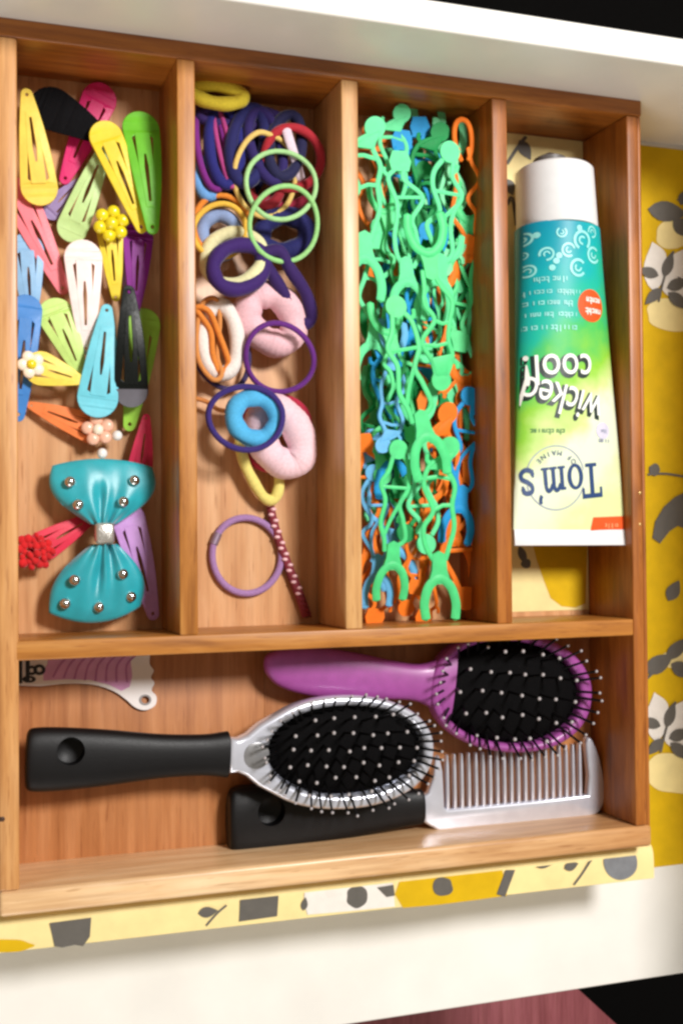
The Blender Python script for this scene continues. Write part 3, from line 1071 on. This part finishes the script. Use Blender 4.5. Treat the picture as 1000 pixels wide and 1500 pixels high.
F = flosser
F(m_g, (645, 908), (655, 652), 2.2, 3.0, 'green flosser at the front end of the heap, its fork open on the bare wood', 0)
F(m_g, (634, 700), (573, 447), 3.3, 3.6, 'green flosser slanting across the middle, round head beside the left divider', 1)
F(m_g, (620, 312), (649, 560), 3.5, 3.0, 'green flosser with its fork framing a bright blue one, head beside the orange', 3)
F(m_g, (632, 470), (657, 219), 2.6, 3.5, 'green flosser with a round head near the top, beside the orange loop', 4)
F(m_g, (536, 440), (546, 183), 2.6, 3.2, 'green flosser against the left divider, round head in the back corner', 0)
F(m_g, (600, 470), (586, 236), 2.9, 2.9, 'green flosser with an angular head between the two round heads at the back', 2)
F(m_g, (570, 880), (578, 655), 2.0, 3.0, 'green flosser with its head under the light blue one, near the front left', 1)
F(m_g, (690, 268), (668, 500), 2.2, 1.8, 'green flosser with its fork arm sticking out towards the right divider', 5)
F(m_g, (612, 560), (625, 800), 2.4, 1.9, 'green flosser lying under the front orange ones', 4)
F(m_g, (545, 560), (552, 330), 2.2, 2.2, 'green flosser along the left divider below the corner one', 3)
F(m_g2, (690, 300), (680, 508), 1.3, 1.5, 'dark green flosser by the right divider, above the orange loops', 1)
F(m_g2, (600, 420), (642, 190), 1.7, 2.4, 'dark green flosser with its head at the back between blue and orange', 0)
F(m_g2, (640, 620), (600, 420), 1.5, 1.7, 'dark green flosser low in the middle under the slanting one', 2)
F(m_o, (680, 500), (684, 742), 1.6, 1.0, 'orange flosser by the right divider with its long loop pointing to the front', 4, kind=3)
F(m_o, (612, 690), (597, 893), 1.9, 1.2, 'orange flosser with its solid round head at the front end of the heap', 1)
F(m_o, (672, 850), (652, 602), 1.0, 2.1, 'orange flosser with its head below the green round head at the right', 0)
F(m_o, (690, 430), (675, 208), 1.4, 2.6, 'orange flosser at the back right with its loop pointing to the back wall', 3, kind=3)
F(m_o, (545, 860), (536, 648), 1.2, 2.0, 'orange flosser edge showing beside the left divider, under the light blue', 5)
F(m_o, (560, 700), (546, 905), .8, .7, 'orange flosser with its head in the front left corner of the bin', 2)
F(m_o, (640, 720), (618, 905), 1.2, .6, 'orange flosser under the front green fork', 2)
F(m_o, (560, 330), (560, 205), 1.2, 1.6, 'short orange end showing behind the corner green flosser', 0)
F(m_b, (600, 540), (620, 335), 1.9, 3.0, 'bright blue flosser framed by a green fork in the upper half', 1)
F(m_b2, (575, 470), (562, 655), 2.4, 2.9, 'light blue flosser lying left of the middle with a ladder body', 0)
F(m_b2, (552, 890), (545, 690), 1.4, 1.8, 'light blue flosser with its fork in the front left corner', 4)
F(m_o, (640, 690), (606, 860), 2.2, 1.6, 'orange flosser between the two green forks at the front', 5)
F(m_g, (560, 440), (600, 640), 2.7, 2.6, 'green flosser crossing under the slanting one beside the light blue', 7)
F(m_g, (660, 340), (622, 520), 2.7, 2.5, 'green flosser crossing below the blue framed fork towards the right', 8)
F(m_o, (690, 600), (676, 880), 1.5, 1.2, 'orange flosser along the right divider at the front end of the heap', 7)
F(m_g, (555, 270), (600, 440), 2.3, 2.4, 'green flosser slanting between the corner head and the middle', 6)
F(m_b2, (586, 860), (540, 640), 1.4, 1.6, 'light blue flosser slanting along the left divider near the front', 3)
F(m_b, (580, 430), (592, 205), 1.6, 2.2, 'blue flosser with its head by the back wall', 5)
F(m_b, (630, 400), (615, 185), 1.4, 1.9, 'deep blue flosser between the green heads at the back', 2)
F(m_b, (610, 560), (560, 420), 1.2, 1.4, 'blue flosser end low beside the left divider, under the round head', 3)
rnd = random.Random(5)
for i in range(36):
    mm = (m_g, m_g2, m_g, m_b, m_g, m_g2, m_o)[i % 7]
    cn = {'green_plastic': 'green', 'leaf_green_plastic': 'dark green', 'pale_green_plastic': 'green', 'mid_green_plastic': 'green', 'blue_plastic': 'blue', 'orange_plastic': 'orange'}[mm.name]
    v0 = 260 + (i * 97) % 430
    u0 = rnd.uniform(555, 665)
    s = 1 if i % 2 else -1
    z = .25 + rnd.uniform(0, 1.7)
    F(mm, (u0, v0 + s * 110), (u0 + rnd.uniform(-22, 22), v0 - s * 110), z, z + rnd.uniform(0, .4), cn + ' flosser lying deep in the heap under the others', i)

# ------------------------------------------------------------------ the toothpaste tube
PA, PB = at(811, 250, 1.95), at(837, 799, 3.45)
TL = 17.6
tu = empty('toothpaste_tube', (0, 0, 0), 'teal and lime toothpaste tube with a white cap, lying upside down in the fourth bin', 'toothpaste tube')
LT = (PB - PA).length
y0_, y1_ = 3.2, LT          # body in the tube's own lengthwise axis, cap end to crimp


def half(t):
    """half width and half height of the tube body, t from the cap to the crimp"""
    return 2.2 + (3.16 - 2.2) * t, 1.8 * (1 - t) ** .8 + .07


def wmat():
    m = bpy.data.materials.new('printed_tube')
    m.use_nodes = True
    nt = m.node_tree
    N, L = nt.nodes, nt.links
    b = N['Principled BSDF']
    tc = N.new('ShaderNodeTexCoord')
    sx = N.new('ShaderNodeSeparateXYZ')
    L.new(tc.outputs['Object'], sx.inputs[0])
    no = N.new('ShaderNodeTexNoise')
    no.inputs['Scale'].default_value = 55
    no.inputs['Detail'].default_value = 3
    L.new(tc.outputs['Object'], no.inputs['Vector'])
    # position along the tube, skewed across and softened by noise
    a = N.new('ShaderNodeMath')
    a.operation = 'MULTIPLY_ADD'
    L.new(sx.outputs['X'], a.inputs[0])
    a.inputs[1].default_value = -0.8
    L.new(sx.outputs['Y'], a.inputs[2])
    c = N.new('ShaderNodeMath')
    c.operation = 'MULTIPLY_ADD'
    L.new(no.outputs['Fac'], c.inputs[0])
    c.inputs[1].default_value = 0.05
    L.new(a.outputs[0], c.inputs[2])
    mr = N.new('ShaderNodeMapRange')
    mr.inputs['From Min'].default_value = .0175 + .03
    mr.inputs['From Max'].default_value = .0175 + LT * S
    L.new(c.outputs[0], mr.inputs['Value'])
    cr = N.new('ShaderNodeValToRGB')
    e = cr.color_ramp.elements
    stops = [(0.0, (10, 140, 168)), (.18, (14, 166, 170)), (.32, (30, 178, 150)), (.42, (70, 184, 92)), (.54, (140, 200, 62)), (.66, (202, 220, 140)), (.75, (222, 230, 204)), (.88, (218, 226, 196)), (1.0, (212, 220, 160))]
    e[0].position, e[0].color = stops[0][0], lin(stops[0][1]) + [1]
    e[1].position, e[1].color = stops[-1][0], lin(stops[-1][1]) + [1]
    for p, q in stops[1:-1]:
        k_ = e.new(p)
        k_.color = lin(q) + [1]
    L.new(mr.outputs[0], cr.inputs[0])
    L.new(cr.outputs[0], b.inputs['Base Color'])
    b.inputs['Roughness'].default_value = .42
    b.inputs['Specular IOR Level'].default_value = .3
    return m


secs = []
for i in range(25):
    t = i / 24
    w, h = half(t)
    y = y0_ + (y1_ - .75 - y0_) * t
    zc = 0 + (h - 1.72) * .0
    secs.append([Vector((w * math.cos(a) * (1 if abs(math.cos(a)) < 1 else 1), y, h * math.sin(a))) for a in [2 * math.pi * k_ / 36 for k_ in range(36)]])
body = MB().loft(secs).build('tube_body', wmat(), tu, angle=60)
m_cap = mat('white_cap', (222, 222, 223), .4, var=.015, spec=.35)
m_capg = mat('shaded_cap_end', (92, 88, 86), .45, var=.03)  # the cap's end in shade, the shade painted as grey
capr = lambda y: 1.95 + .08 * y / 3.1
cs = []
for y, k_ in ((0, .88), (.06, .95), (.16, 1.0), (1.2, 1.0), (2.4, 1.0), (3.15, 1.0), (3.22, .98)):
    cs.append([Vector((capr(y) * k_ * math.cos(a), y, capr(y) * k_ * math.sin(a))) for a in [2 * math.pi * q / 40 for q in range(40)]])
MB().loft(cs).build('cap', m_cap, tu, angle=40)
MB().tube([(0, -.7, -.4), (0, -.4, -.4), (0, 0.05, -.4)], .84, n=20).build('cap_tip', m_capg, tu)
# crimp
w1 = half(1)[0]
MB().box(-w1, w1, y1_ - .78, y1_, -.09, .09, .03).build('crimp', m_cap, tu)
place(tu, PA, PB, LT)
m_tw = mat('white_ink', (244, 246, 240), .4, var=.01)
m_tk = mat('dark_ink', (26, 44, 40), .4, var=.02)
m_tn = mat('navy_ink', (28, 62, 112), .4, var=.02)
m_to = mat('orange_ink', (226, 84, 28), .4, var=.03)
m_tg = mat('grey_ink', (150, 156, 178), .4)
m_tc = mat('aqua_ink', (150, 226, 222), .4)


def to_tube(u, v):
    """photograph position -> the tube's own axes (across, along), on its upper skin"""
    R = tu.matrix_world.to_3x3().normalized()
    z = 1.9
    for _ in range(6):
        p = R.transposed() @ (at(u, v, z) - PA)
        t = min(max((p.y - y0_) / (y1_ - .75 - y0_), 0), 1)
        w, h = half(t)
        hz = h * math.sqrt(max(.03, 1 - (p.x / w) ** 2))
        z = (PA + R @ Vector((p.x, p.y, hz))).z
    return p.x, p.y


bpy.context.view_layer.update()


def skin(x, y, lift):
    t = min(max((y - y0_) / (y1_ - .75 - y0_), 0), 1)
    w, h = half(t)
    return Vector((x, y, h * math.sqrt(max(.02, 1 - (min(abs(x), w * .985) / w) ** 2)) + lift))


def ink(shapes, m, name, lift=.02):
    """flat print wrapped on the tube; shapes are (vertices, faces) in the tube's own axes"""
    mb = MB()
    for v, f in shapes:
        mb.add([(p[0], p[1], 0) for p in v], f)
    xs_ = [p.x for p in mb.v]
    ys_ = [p.y for p in mb.v]
    mb.slice('x', [min(xs_) + .25 * i for i in range(1, int((max(xs_) - min(xs_)) / .25) + 1)])
    mb.slice('y', [min(ys_) + .5 * i for i in range(1, int((max(ys_) - min(ys_)) / .5) + 1)])
    w_lim = lambda p: half(min(max((p.y - y0_) / (y1_ - .75 - y0_), 0), 1))[0] * .97
    mb.warp(lambda p: skin(max(-w_lim(p), min(w_lim(p), p.x)), p.y, lift))
    return mb.build(name, m, tu, smooth=False, normals=False)


def lettering(body_, size, c, ang, sx=1.0, offset=0.0, spacing=1.0, shear=0.0, bend=0.0):
    """lettering centred at photograph position c, upside down like the tube, turned by ang"""
    v, f = glyphs(body_, size, offset, spacing=spacing, shear=shear)
    cx, cy = to_tube(*c)
    a = math.radians(ang)
    out = []
    for x, y in v:
        x *= sx
        y += bend * x * x
        out.append((cx + x * math.cos(a) - y * math.sin(a), cy + x * math.sin(a) + y * math.cos(a)))
    return out, f


def shape(ps):
    """an outline in photograph positions -> flat shape in the tube's own axes"""
    q = [to_tube(u, v) for u, v in ps]
    v, f = plate([q], .02)
    top = [x for x in f if all(abs(v[i][2] - max(p[2] for p in v)) < 1e-5 for i in x)]
    return v, (top or f)


def small_print(words, size, c, seed):
    """a line of print too small to read: strokes of letter height grouped into words"""
    r_ = random.Random(seed)
    rects, x = [], 0.0
    for n in words:
        for _ in range(n):
            w = size * r_.uniform(.3, .48)
            h = size * (.78 if r_.random() < .3 else .5)
            k_ = size * .13
            form = r_.randrange(3)
            rects.append((x, x + k_, 0, h))
            if form == 0:
                rects += [(x + w - k_, x + w, 0, size * .5), (x + k_, x + w - k_, size * .5 - k_, size * .5)]
            elif form == 1:
                rects += [(x + k_, x + w, 0, k_), (x + k_, x + w, size * .5 - k_, size * .5)]
            x += w + size * .1
        x += size * .3
    cx, cy = to_tube(*c)
    v, f = [], []
    for a0, a1, b0, b1 in rects:
        i = len(v)
        v += [(cx + a0 - x / 2, cy + b0), (cx + a1 - x / 2, cy + b0), (cx + a1 - x / 2, cy + b1), (cx + a0 - x / 2, cy + b1)]
        f.append([i, i + 1, i + 2, i + 3])
    return v, f


# the big words
for k_, (dx, off, mm, lift) in enumerate(((.05, .085, m_tk, .015), (0, .0, m_tw, .03))):
    ink([lettering('wicked', 2.15, (827 - dx * 60, 583 + dx * 70), -13, .73, off, .96, .04), lettering('cool!', 2.15, (820 - dx * 60, 538 + dx * 70), 2, .82, off, 1.0)],
        mm, 'lettering', lift)
# the maker's word with serifs, its ring and the small arc of words
def serif_word(c, ang, size, sx):
    """the navy slab-serif word, drawn letter by letter (units of the capital's height)"""
    parts = []
    rect = lambda x0, x1, y0, y1: [[(x0, y0), (x1, y0), (x1, y1), (x0, y1)]]
    bar = lambda ps, w: [stroke(ps, w)]
    parts += [rect(0, .92, .87, 1), rect(0, .1, .70, .87), rect(.82, .92, .70, .87), rect(.37, .55, .1, .87), rect(.2, .72, 0, .1)]
    parts += [[arc(1.2, .34, .35, .37, 0, 360, 28)[:-1], arc(1.2, .34, .18, .28, 0, 360, 24)[:-1]]]
    x = 1.66
    parts += [rect(x + .06, x + .21, .07, .68), rect(x - .02, x + .06, .6, .68), rect(x - .02, x + .29, 0, .07)]
    for q in (.36, .70):
        parts += [rect(x + q + .06, x + q + .21, .07, .5), rect(x + q - .02, x + q + .29, 0, .07),
                  bar([(x + q - .15, .5), (x + q - .08, .62), (x + q + .02, .67), (x + q + .11, .62), (x + q + .135, .5)], .13)]
    x = 2.76
    parts += [bar([(x, 1.02), (x + .01, .9), (x - .05, .78)], .13)]
    x = 2.98
    parts += [bar([(x + .46, .52), (x + .42, .64), (x + .26, .68), (x + .1, .62), (x + .1, .48), (x + .26, .36), (x + .46, .26), (x + .46, .1), (x + .28, .01), (x + .08, .06), (x + .02, .18)], .14),
              rect(x + .42, x + .5, .46, .68), rect(x - .02, x + .06, .02, .24)]
    cx, cy = to_tube(*c)
    a = math.radians(ang)
    out = []
    for k_, outs in enumerate(parts):
        v, f = plate(outs, .02)
        zt = max(p[2] for p in v)
        f = [q for q in f if all(abs(v[i][2] - zt) < 1e-5 for i in q)]
        w = []
        for p in v:
            X, Y = (p[0] - 1.72) * size * sx, (p[1] - .42) * size
            w.append((cx + X * math.cos(a) - Y * math.sin(a), cy + X * math.sin(a) + Y * math.cos(a)))
        out.append((w, f))
    return out


sh = serif_word((825, 704), 6, 1.7, .73)
cx, cy = to_tube(820, 704)
ink(sh, m_tn, 'lettering', .03)


def ring_shape(c, r0, r1, a0, a1, n=40):
    cx, cy = to_tube(*c)
    v, f = [], []
    for i in range(n + 1):
        a = math.radians(a0 + (a1 - a0) * i / n)
        v += [(cx + r0 * math.cos(a), cy + r0 * math.sin(a)), (cx + r1 * math.cos(a), cy + r1 * math.sin(a))]
    for i in range(n):
        f.append([2 * i, 2 * i + 1, 2 * i + 3, 2 * i + 2])
    return v, f


ink([ring_shape((814, 700), 1.52, 1.57, 15, 165), ring_shape((814, 700), 1.52, 1.57, 195, 345)], m_tg, 'emblem_ring', .02)


def arc_words(body_, size, c, r, mid, step):
    out = []
    cx, cy = to_tube(*c)
    n = len(body_)
    for i, ch in enumerate(body_):
        if ch == ' ':
            continue
        a = math.radians(mid + (i - (n - 1) / 2) * step)
        v, f = glyphs(ch, size)
        px_, py_ = cx + r * math.cos(a), cy + r * math.sin(a)
        t = a + math.pi / 2
        out.append(([(px_ + x * math.cos(t) - y * math.sin(t), py_ + x * math.sin(t) + y * math.cos(t)) for x, y in v], f))
    return out


ink(arc_words('OF MAINE', .36, (814, 700), 1.22, 270, 14), m_tn, 'small_lettering', .03)
ink([small_print([10], .36, (800, 628), 6)], mat('green_ink', (70, 130, 66), .4), 'small_lettering', .03)
# round orange flash, orange box, purple seal
ink([ring_shape((865, 448), 0.0, .80, 0, 360)], m_to, 'orange_disc', .02)
ink([small_print([5], .42, (866, 436), 1), small_print([5], .42, (866, 452), 2)], m_tw, 'small_lettering', .035)
ink([shape([(868, 758), (917, 756), (919, 777), (864, 778)])], m_to, 'orange_box', .02)
ink([small_print([3, 2], .3, (893, 767), 3)], mat('pale_ink', (250, 170, 120), .4), 'small_lettering', .035)
ink([ring_shape((882, 631), 0, .42, 0, 360)], mat('lilac_ink', (212, 208, 226), .4), 'seal', .02)
ink([small_print([3], .26, (882, 629), 4), small_print([4], .34, (882, 643), 5)], m_tg, 'small_lettering', .035)
# lines of small print and curls in the teal part
rnd = random.Random(3)
ls = []
for v_, words, sz in ((405, (4, 4), .46), (424, (8, 9), .42), (440, (3, 8), .46), (457, (6, 8), .44), (476, (7, 6), .5)):
    ls.append(small_print(words, sz * .84, (803, v_), v_))
ink(ls, m_tc, 'small_lettering', .03)
cu_ = []
for c, r in (((800, 372), .34), ((832, 366), .36), ((852, 352), .5), ((846, 392), .45), ((868, 374), .42), ((775, 396), .32), ((764, 352), .36), ((822, 340), .26), ((770, 372), .2), ((866, 340), .3)):
    a = rnd.uniform(0, 360)
    cu_.append(ring_shape(c, r * .72, r, a, a + 290, 24))
    cu_.append(ring_shape(c, r * .25, r * .45, a + 90, a + 330, 14))
for c in ((814, 382), (808, 392), (818, 374), (786, 344), (848, 334)):
    cu_.append(ring_shape(c, 0, .15, 0, 360, 14))
ink(cu_, m_tc, 'curl_ornament', .022)

# ------------------------------------------------------------------ front bin: paper tag, brushes, comb
GZ = .12
GO = at(125, 990, 0)
pt_ = empty('paper_tag', GO, 'white and pink die cut tag with a ring hole, half under the cross divider', 'tag')
m_tagw = mat('white_card', (236, 230, 228), .5, var=.02)
m_tagp = mat('pink_card_print', (216, 156, 204), .5, var=.05)
m_tagd = mat('purple_card_print', (184, 112, 170), .5, var=.05)
m_tagk = mat('black_card_print', (24, 20, 22), .5)


def flat_px(outs, z, th, name, m, parent, org, bev=0.0):
    w = [[(p.x, p.y) for p in (at(u, v, z) for u, v in o)] for o in outs]
    return MB().plate(w, th, bev, z=z).build(name, m, parent, org, angle=30)


out_ = [(25, 955), (24, 1004)] + [(p.x, p.y) for p in spline([(60, 1005, 0), (100, 1001, 0), (138, 1003, 0), (166, 1012, 0), (184, 1024, 0), (198, 1036, 0), (213, 1040, 0), (227, 1033, 0), (229, 1020, 0), (222, 1011, 0), (226, 1000, 0), (221, 992, 0), (225, 982, 0), (219, 972, 0), (220, 955, 0)], 4)]
flat_px([out_, circle(213, 1025, 7, 14, 6)], GZ, .06, 'card', m_tagw, pt_, GO)
pk = [(72, 956), (70, 972), (64, 985), (64, 997), (98, 995), (132, 996), (160, 1003), (178, 1012), (190, 1006), (194, 990), (190, 956)]
flat_px([pk], GZ + .062, .01, 'pink_print', m_tagp, pt_, GO)
mbp = MB()
for i in range(8):
    u0 = 82 + i * 14
    w = stroke([(u0 + 22, 957), (u0 + 6, 974), (u0 - 4 + i * 1.5, 992 + min(i, 5) * 1.5)], 3.2)
    pw = [(p.x, p.y) for p in (at(u, v, GZ + .075) for u, v in w)]
    mbp.plate([pw], .006, 0, z=GZ + .075)
mbp.build('purple_line_print', m_tagd, pt_, GO)
ks = [[(25, 958), (33, 958), (33, 1001), (25, 1001)], [(38, 957), (44, 957), (44, 1000), (38, 1000)]]
mbk = MB()
for o in ks:
    mbk.plate([[(p.x, p.y) for p in (at(u, v, GZ + .08) for u, v in o)]], .006, 0, z=GZ + .075)
for c, ru, rv in (((47, 982), 8, 7), ((58, 981), 9, 8), ((43, 995), 10, 5)):
    w = [circle(c[0], c[1], ru, 16, rv), circle(c[0], c[1], ru * .45, 12, rv * .45)]
    mbk.plate([[(p.x, p.y) for p in (at(u, v, GZ + .08) for u, v in o)] for o in w], .006, 0, z=GZ + .078 + .004 * (ru - 8))
mbk.build('black_letter_print', m_tagk, pt_, GO)
flat_px([circle(213, 1025, 9, 16, 8), circle(213, 1025, 6, 16, 5.4)], GZ + .065, .03, 'eyelet', mat('eyelet_grey', (170, 166, 166), .35, .5), pt_, GO)

m_blk = mat('black_rubber', (13, 12, 14), .46, var=.05, bump=.1, bscale=18, spec=.3)
m_cush = mat('black_cushion', (7, 6, 7), .8, var=.1, bump=.05, bscale=10, spec=.08)
m_brs = mat('black_bristle', (7, 6, 7), .5, spec=.25)
m_tip = mat('bristle_tip', (176, 170, 172), .3, var=.02)
m_silver = mat('silver_plastic', (222, 225, 238), .25, .5, var=.03, coat=.2)
m_vio = mat('violet_plastic', (160, 76, 152), .42, var=.05, coat=.1)


def handle_mesh(mb, prof, thick, n=28, z0=0.0, sq=2.6):
    """a rounded bar along +X; prof = (x, half width, centre y)"""
    P = spline([(x, w, c) for x, w, c in prof], 5)
    secs = []
    for p in P:
        x, w, c = p
        h = thick * min(1, (w / max(q[1] for q in prof)) * .5 + .5) * min(1, (w + .05) / (.55))
        s = []
        for k in range(n):
            a = 2 * math.pi * k / n
            ca, sa = math.cos(a), math.sin(a)
            s.append(Vector((x, c + w * math.copysign(abs(ca) ** (2 / sq), ca), z0 + h * math.copysign(abs(sa) ** (2 / sq), sa))))
        secs.append(s)
    return mb.loft(secs)


def cut_hole(o, cx, cy, r, depth=4, lo=-4):
    """bore a round blind hole into a mesh"""
    c = MB().tube([(cx, cy, lo), (cx, cy, depth)], r, n=24)
    t = c.build('cutter', m_blk)
    md = o.modifiers.new('hole', 'BOOLEAN')
    md.operation = 'DIFFERENCE'
    md.solver = 'EXACT'
    md.object = t
    dg = bpy.context.evaluated_depsgraph_get()
    me = bpy.data.meshes.new_from_object(o.evaluated_get(dg))
    o.modifiers.clear()
    old = o.data
    o.data = me
    bpy.data.meshes.remove(old)
    tm = t.data
    bpy.data.objects.remove(t)
    bpy.data.meshes.remove(tm)
    me.name = o.name
    me.shade_smooth()
    me.set_sharp_from_angle(angle=math.radians(40))


def brush_frame(o, A, B, length):
    """lay a thing built along +X (0..length) from point A to point B"""
    A, B = Vector(A), Vector(B)
    x = (B - A).normalized()
    y = Vector((0, 0, 1)).cross(x).normalized()
    z = x.cross(y)
    s = (B - A).length / length
    o.matrix_world = Matrix.Translation(A * S) @ Matrix((x, y, z)).transposed().to_4x4() @ Matrix.Scale(s, 4)


def ell_outline(cx, cy, rx, ry, n=56, p=2.15):
    out = []
    for i in range(n):
        a = 2 * math.pi * i / n
        ca, sa = math.cos(a), math.sin(a)
        out.append((cx + rx * math.copysign(abs(ca) ** (2 / p), ca), cy + ry * math.copysign(abs(sa) ** (2 / p), sa)))
    return out


def cushion(root, cx, cy, rx, ry, z, dome):
    mb = MB()
    vv, ff = [Vector((cx, cy, z + dome))], []
    nr, na = 9, 48
    for i in range(1, nr + 1):
        f = i / nr
        for k in range(na):
            a = 2 * math.pi * k / na
            vv.append(Vector((cx + rx * f * math.cos(a), cy + ry * f * math.sin(a), z + dome * (1 - f ** 2.4) - (.25 if i == nr else 0))))
    for k in range(na):
        ff.append([0, 1 + k, 1 + (k + 1) % na])
    for i in range(nr - 1):
        for k in range(na):
            a = 1 + i * na
            ff.append([a + k, a + na + k, a + na + (k + 1) % na, a + (k + 1) % na])
    mb.add(vv, ff)
    return mb.build('cushion', m_cush, root, angle=80)


def bristles(root, cx, cy, rx, ry, z, dome, h, spots, fan, seed=0):
    rnd = random.Random(seed)
    pin = MB().tube([(0, 0, -.1), (0, 0, h * .5), (0, 0, h)], [.07, .062, .055], n=6).mesh('bristle', m_brs)
    tip = MB().ball((0, 0, h), .092, 8).mesh('bristle_tip', m_tip)
    tip2 = MB().ball((0, 0, h), .075, 8).mesh('bristle_tip', m_tip)
    for x, y in spots:
        f = min(1, math.hypot(x / rx, y / ry))
        o = bpy.data.objects.new('bristle', pin)
        COL.objects.link(o)
        o.parent = root
        o.location = Vector((cx + x, cy + y, z + dome * (1 - f ** 2.4))) * S
        fan_ = fan + (.42 if f > .9 else 0)
        d = Vector((x / rx * fan_ + rnd.uniform(-.07, .07), y / ry * fan_ + rnd.uniform(-.07, .07), 1))
        o.rotation_euler = d.to_track_quat('Z', 'Y').to_euler()
        t = bpy.data.objects.new('bristle_tip', tip2 if f > .85 else tip)
        COL.objects.link(t)
        t.parent = o


def rows(rx, ry, nx, ny, seed=1):
    """bristle feet: staggered rows that follow the oval, the last ring along the rim"""
    out = []
    rnd = random.Random(seed)
    for j in range(ny):
        y = -ry * .68 + 2 * ry * .68 * j / (ny - 1)
        half_ = rx * .80 * math.sqrt(max(0, 1 - (y / (ry * .92)) ** 2))
        n = max(2, int(round(nx * half_ / rx)))
        for i in range(n):
            out.append((-half_ + 2 * half_ * (i + (.5 if j % 2 else .25) * .6) / n + rnd.uniform(-.04, .04), y + rnd.uniform(-.04, .04)))
    n = int(nx * 4.2)
    for i in range(n):
        a = 2 * math.pi * i / n
        a += rnd.uniform(-.035, .035)
        f = .93 + rnd.uniform(-.03, .03)
        out.append((rx * f * math.cos(a), ry * f * math.sin(a)))
    return out


# silver brush: along +X, 20 cm
BL = 20.0
sb = empty('hairbrush', (0, 0, 0), 'silver framed oval hairbrush with black handle and black bristles, lying across the front bin', 'hairbrush', 'hairbrushes in the front bin')
hb = handle_mesh(MB(), [(0, .9, 0), (.06, 1.25, 0), (.35, 1.42, 0), (1.5, 1.42, 0), (3.5, 1.28, 0), (6, 1.02, 0), (8, .96, 0), (9.0, 1.06, 0), (9.2, 1.06, 0), (9.25, .8, 0)], .62).build('handle', m_blk, sb)
cut_hole(hb, 1.9, .42, .62, lo=-.1)
HX, RX, RY = 14.9, 4.62, 2.72
oo = ell_outline(HX, 0, RX, RY)
right_side = [p for p in oo if p[0] > 11.6]
# outline: neck (lower side), oval anticlockwise from the lower left to the upper left, neck (upper side)
ang = lambda p: math.atan2(p[1], p[0] - HX)
low = sorted([p for p in right_side], key=lambda p: (ang(p) + math.pi) % (2 * math.pi))
outline = [(9.2, -.82), (9.6, -.78), (10.0, -.95), (10.6, -1.45)] + low + [(10.6, 1.45), (10.0, .95), (9.6, .78), (9.2, .82)]
MB().plate([outline, ell_outline(HX + .1, .1, RX - .66, RY - .56)[::-1]], .95, .22, z=-.35, seg=3).build('frame', m_silver, sb, angle=60)
MB().plate([ell_outline(HX + .1, 0, RX - .5, RY - .38)], .3, .1, z=-.5).build('back_plate', m_silver, sb)
MB().plate([ell_outline(10.45, 0, .62, .62, 20)], .06, .02, z=.57).build('neck_inset', mat('grey_inset', (150, 150, 152), .3, .5), sb)
cushion(sb, HX + .1, .1, RX - .70, RY - .60, .35, .42)
bristles(sb, HX + .1, .1, RX - .70, RY - .60, .35, .42, 1.45, rows(RX - .70, RY - .60, 10, 6), .34, 4)
brush_frame(sb, at(38, 1113, 2.0), at(646, 1096, 2.2), 20.12)

# violet brush
vb = empty('hairbrush', (0, 0, 0), 'violet plastic hairbrush with black cushion, tucked under the cross divider behind the silver one', 'hairbrush', 'hairbrushes in the front bin')
VL = 16.6
VX, VRX, VRY = 12.3, 4.3, 2.85
hv = handle_mesh(MB(), [(0, .1, .3), (.15, .45, .2), (.8, .86, .1), (2.2, 1.1, .05), (4.2, 1.1, .0), (6, .92, .0), (7.4, .86, 0), (8.4, 1.2, 0), (9.2, 1.8, 0)], .55).build('handle', m_vio, vb)
MB().plate([ell_outline(VX, 0, VRX, VRY), ell_outline(VX - .1, 0, VRX - .55, VRY - .42)[::-1]], 1.0, .25, z=-.45, seg=3).build('frame', m_vio, vb, angle=60)
MB().plate([ell_outline(VX, 0, VRX - .4, VRY - .3)], .3, .1, z=-.6).build('back_plate', m_vio, vb)
cushion(vb, VX - .1, 0, VRX - .55, VRY - .42, .3, .38)
bristles(vb, VX - .1, 0, VRX - .55, VRY - .42, .3, .38, 1.35, rows(VRX - .55, VRY - .42, 9, 5, 3), .36, 7)
brush_frame(vb, at(386, 978, 1.15), at(860, 1024, 1.3), VL)

# silver comb with black handle
cb = empty('comb', (0, 0, 0), 'silver wide tooth comb with a black handle lying under the two hairbrushes', 'comb')
hc = handle_mesh(MB(), [(0, .9, 0), (.08, 1.3, 0), (.4, 1.5, 0), (1.6, 1.52, 0), (4, 1.35, 0), (6.5, 1.02, -.05), (8.1, .82, -.1), (8.7, .78, -.1), (8.8, .6, -.1)], .55).build('handle', m_blk, cb)
cut_hole(hc, 1.75, .4, .6, lo=-.1)
sp = spline([(8.75, -.75, 0), (9.2, -1.05, 0), (9.8, -1.28, 0), (12, -1.3, 0), (15, -1.3, 0), (17.0, -1.28, 0), (17.7, -.95, 0), (17.88, -.1, 0), (17.7, 1.2, 0), (17.3, 2.2, 0), (17.05, 2.35, 0), (16.95, 2.1, 0)], 4)
spine = [(p.x, p.y) for p in sp] + [(17.08, .6), (17.0, -.28), (14, -.3), (9.9, -.3), (9.75, -.2), (9.7, 1.4), (9.55, 2.1), (9.35, 2.0), (9.25, 1.2), (9.0, .5), (8.75, .4)]
MB().plate([spine], .5, .12, z=-.2, seg=2).build('spine', m_silver, cb, angle=50)
th = MB().plate([[(-.08, 0), (.08, 0), (.07, 2.0), (.04, 2.5), (-.04, 2.5), (-.07, 2.0)]], .34, .05, z=-.12).mesh('tooth', m_silver)
for i in range(20):
    o = bpy.data.objects.new('tooth', th)
    COL.objects.link(o)
    o.parent = cb
    o.location = Vector((9.96 + i * .352, -.4, 0)) * S
brush_frame(cb, at(334, 1205, .75), at(880, 1152, .85), 17.85)
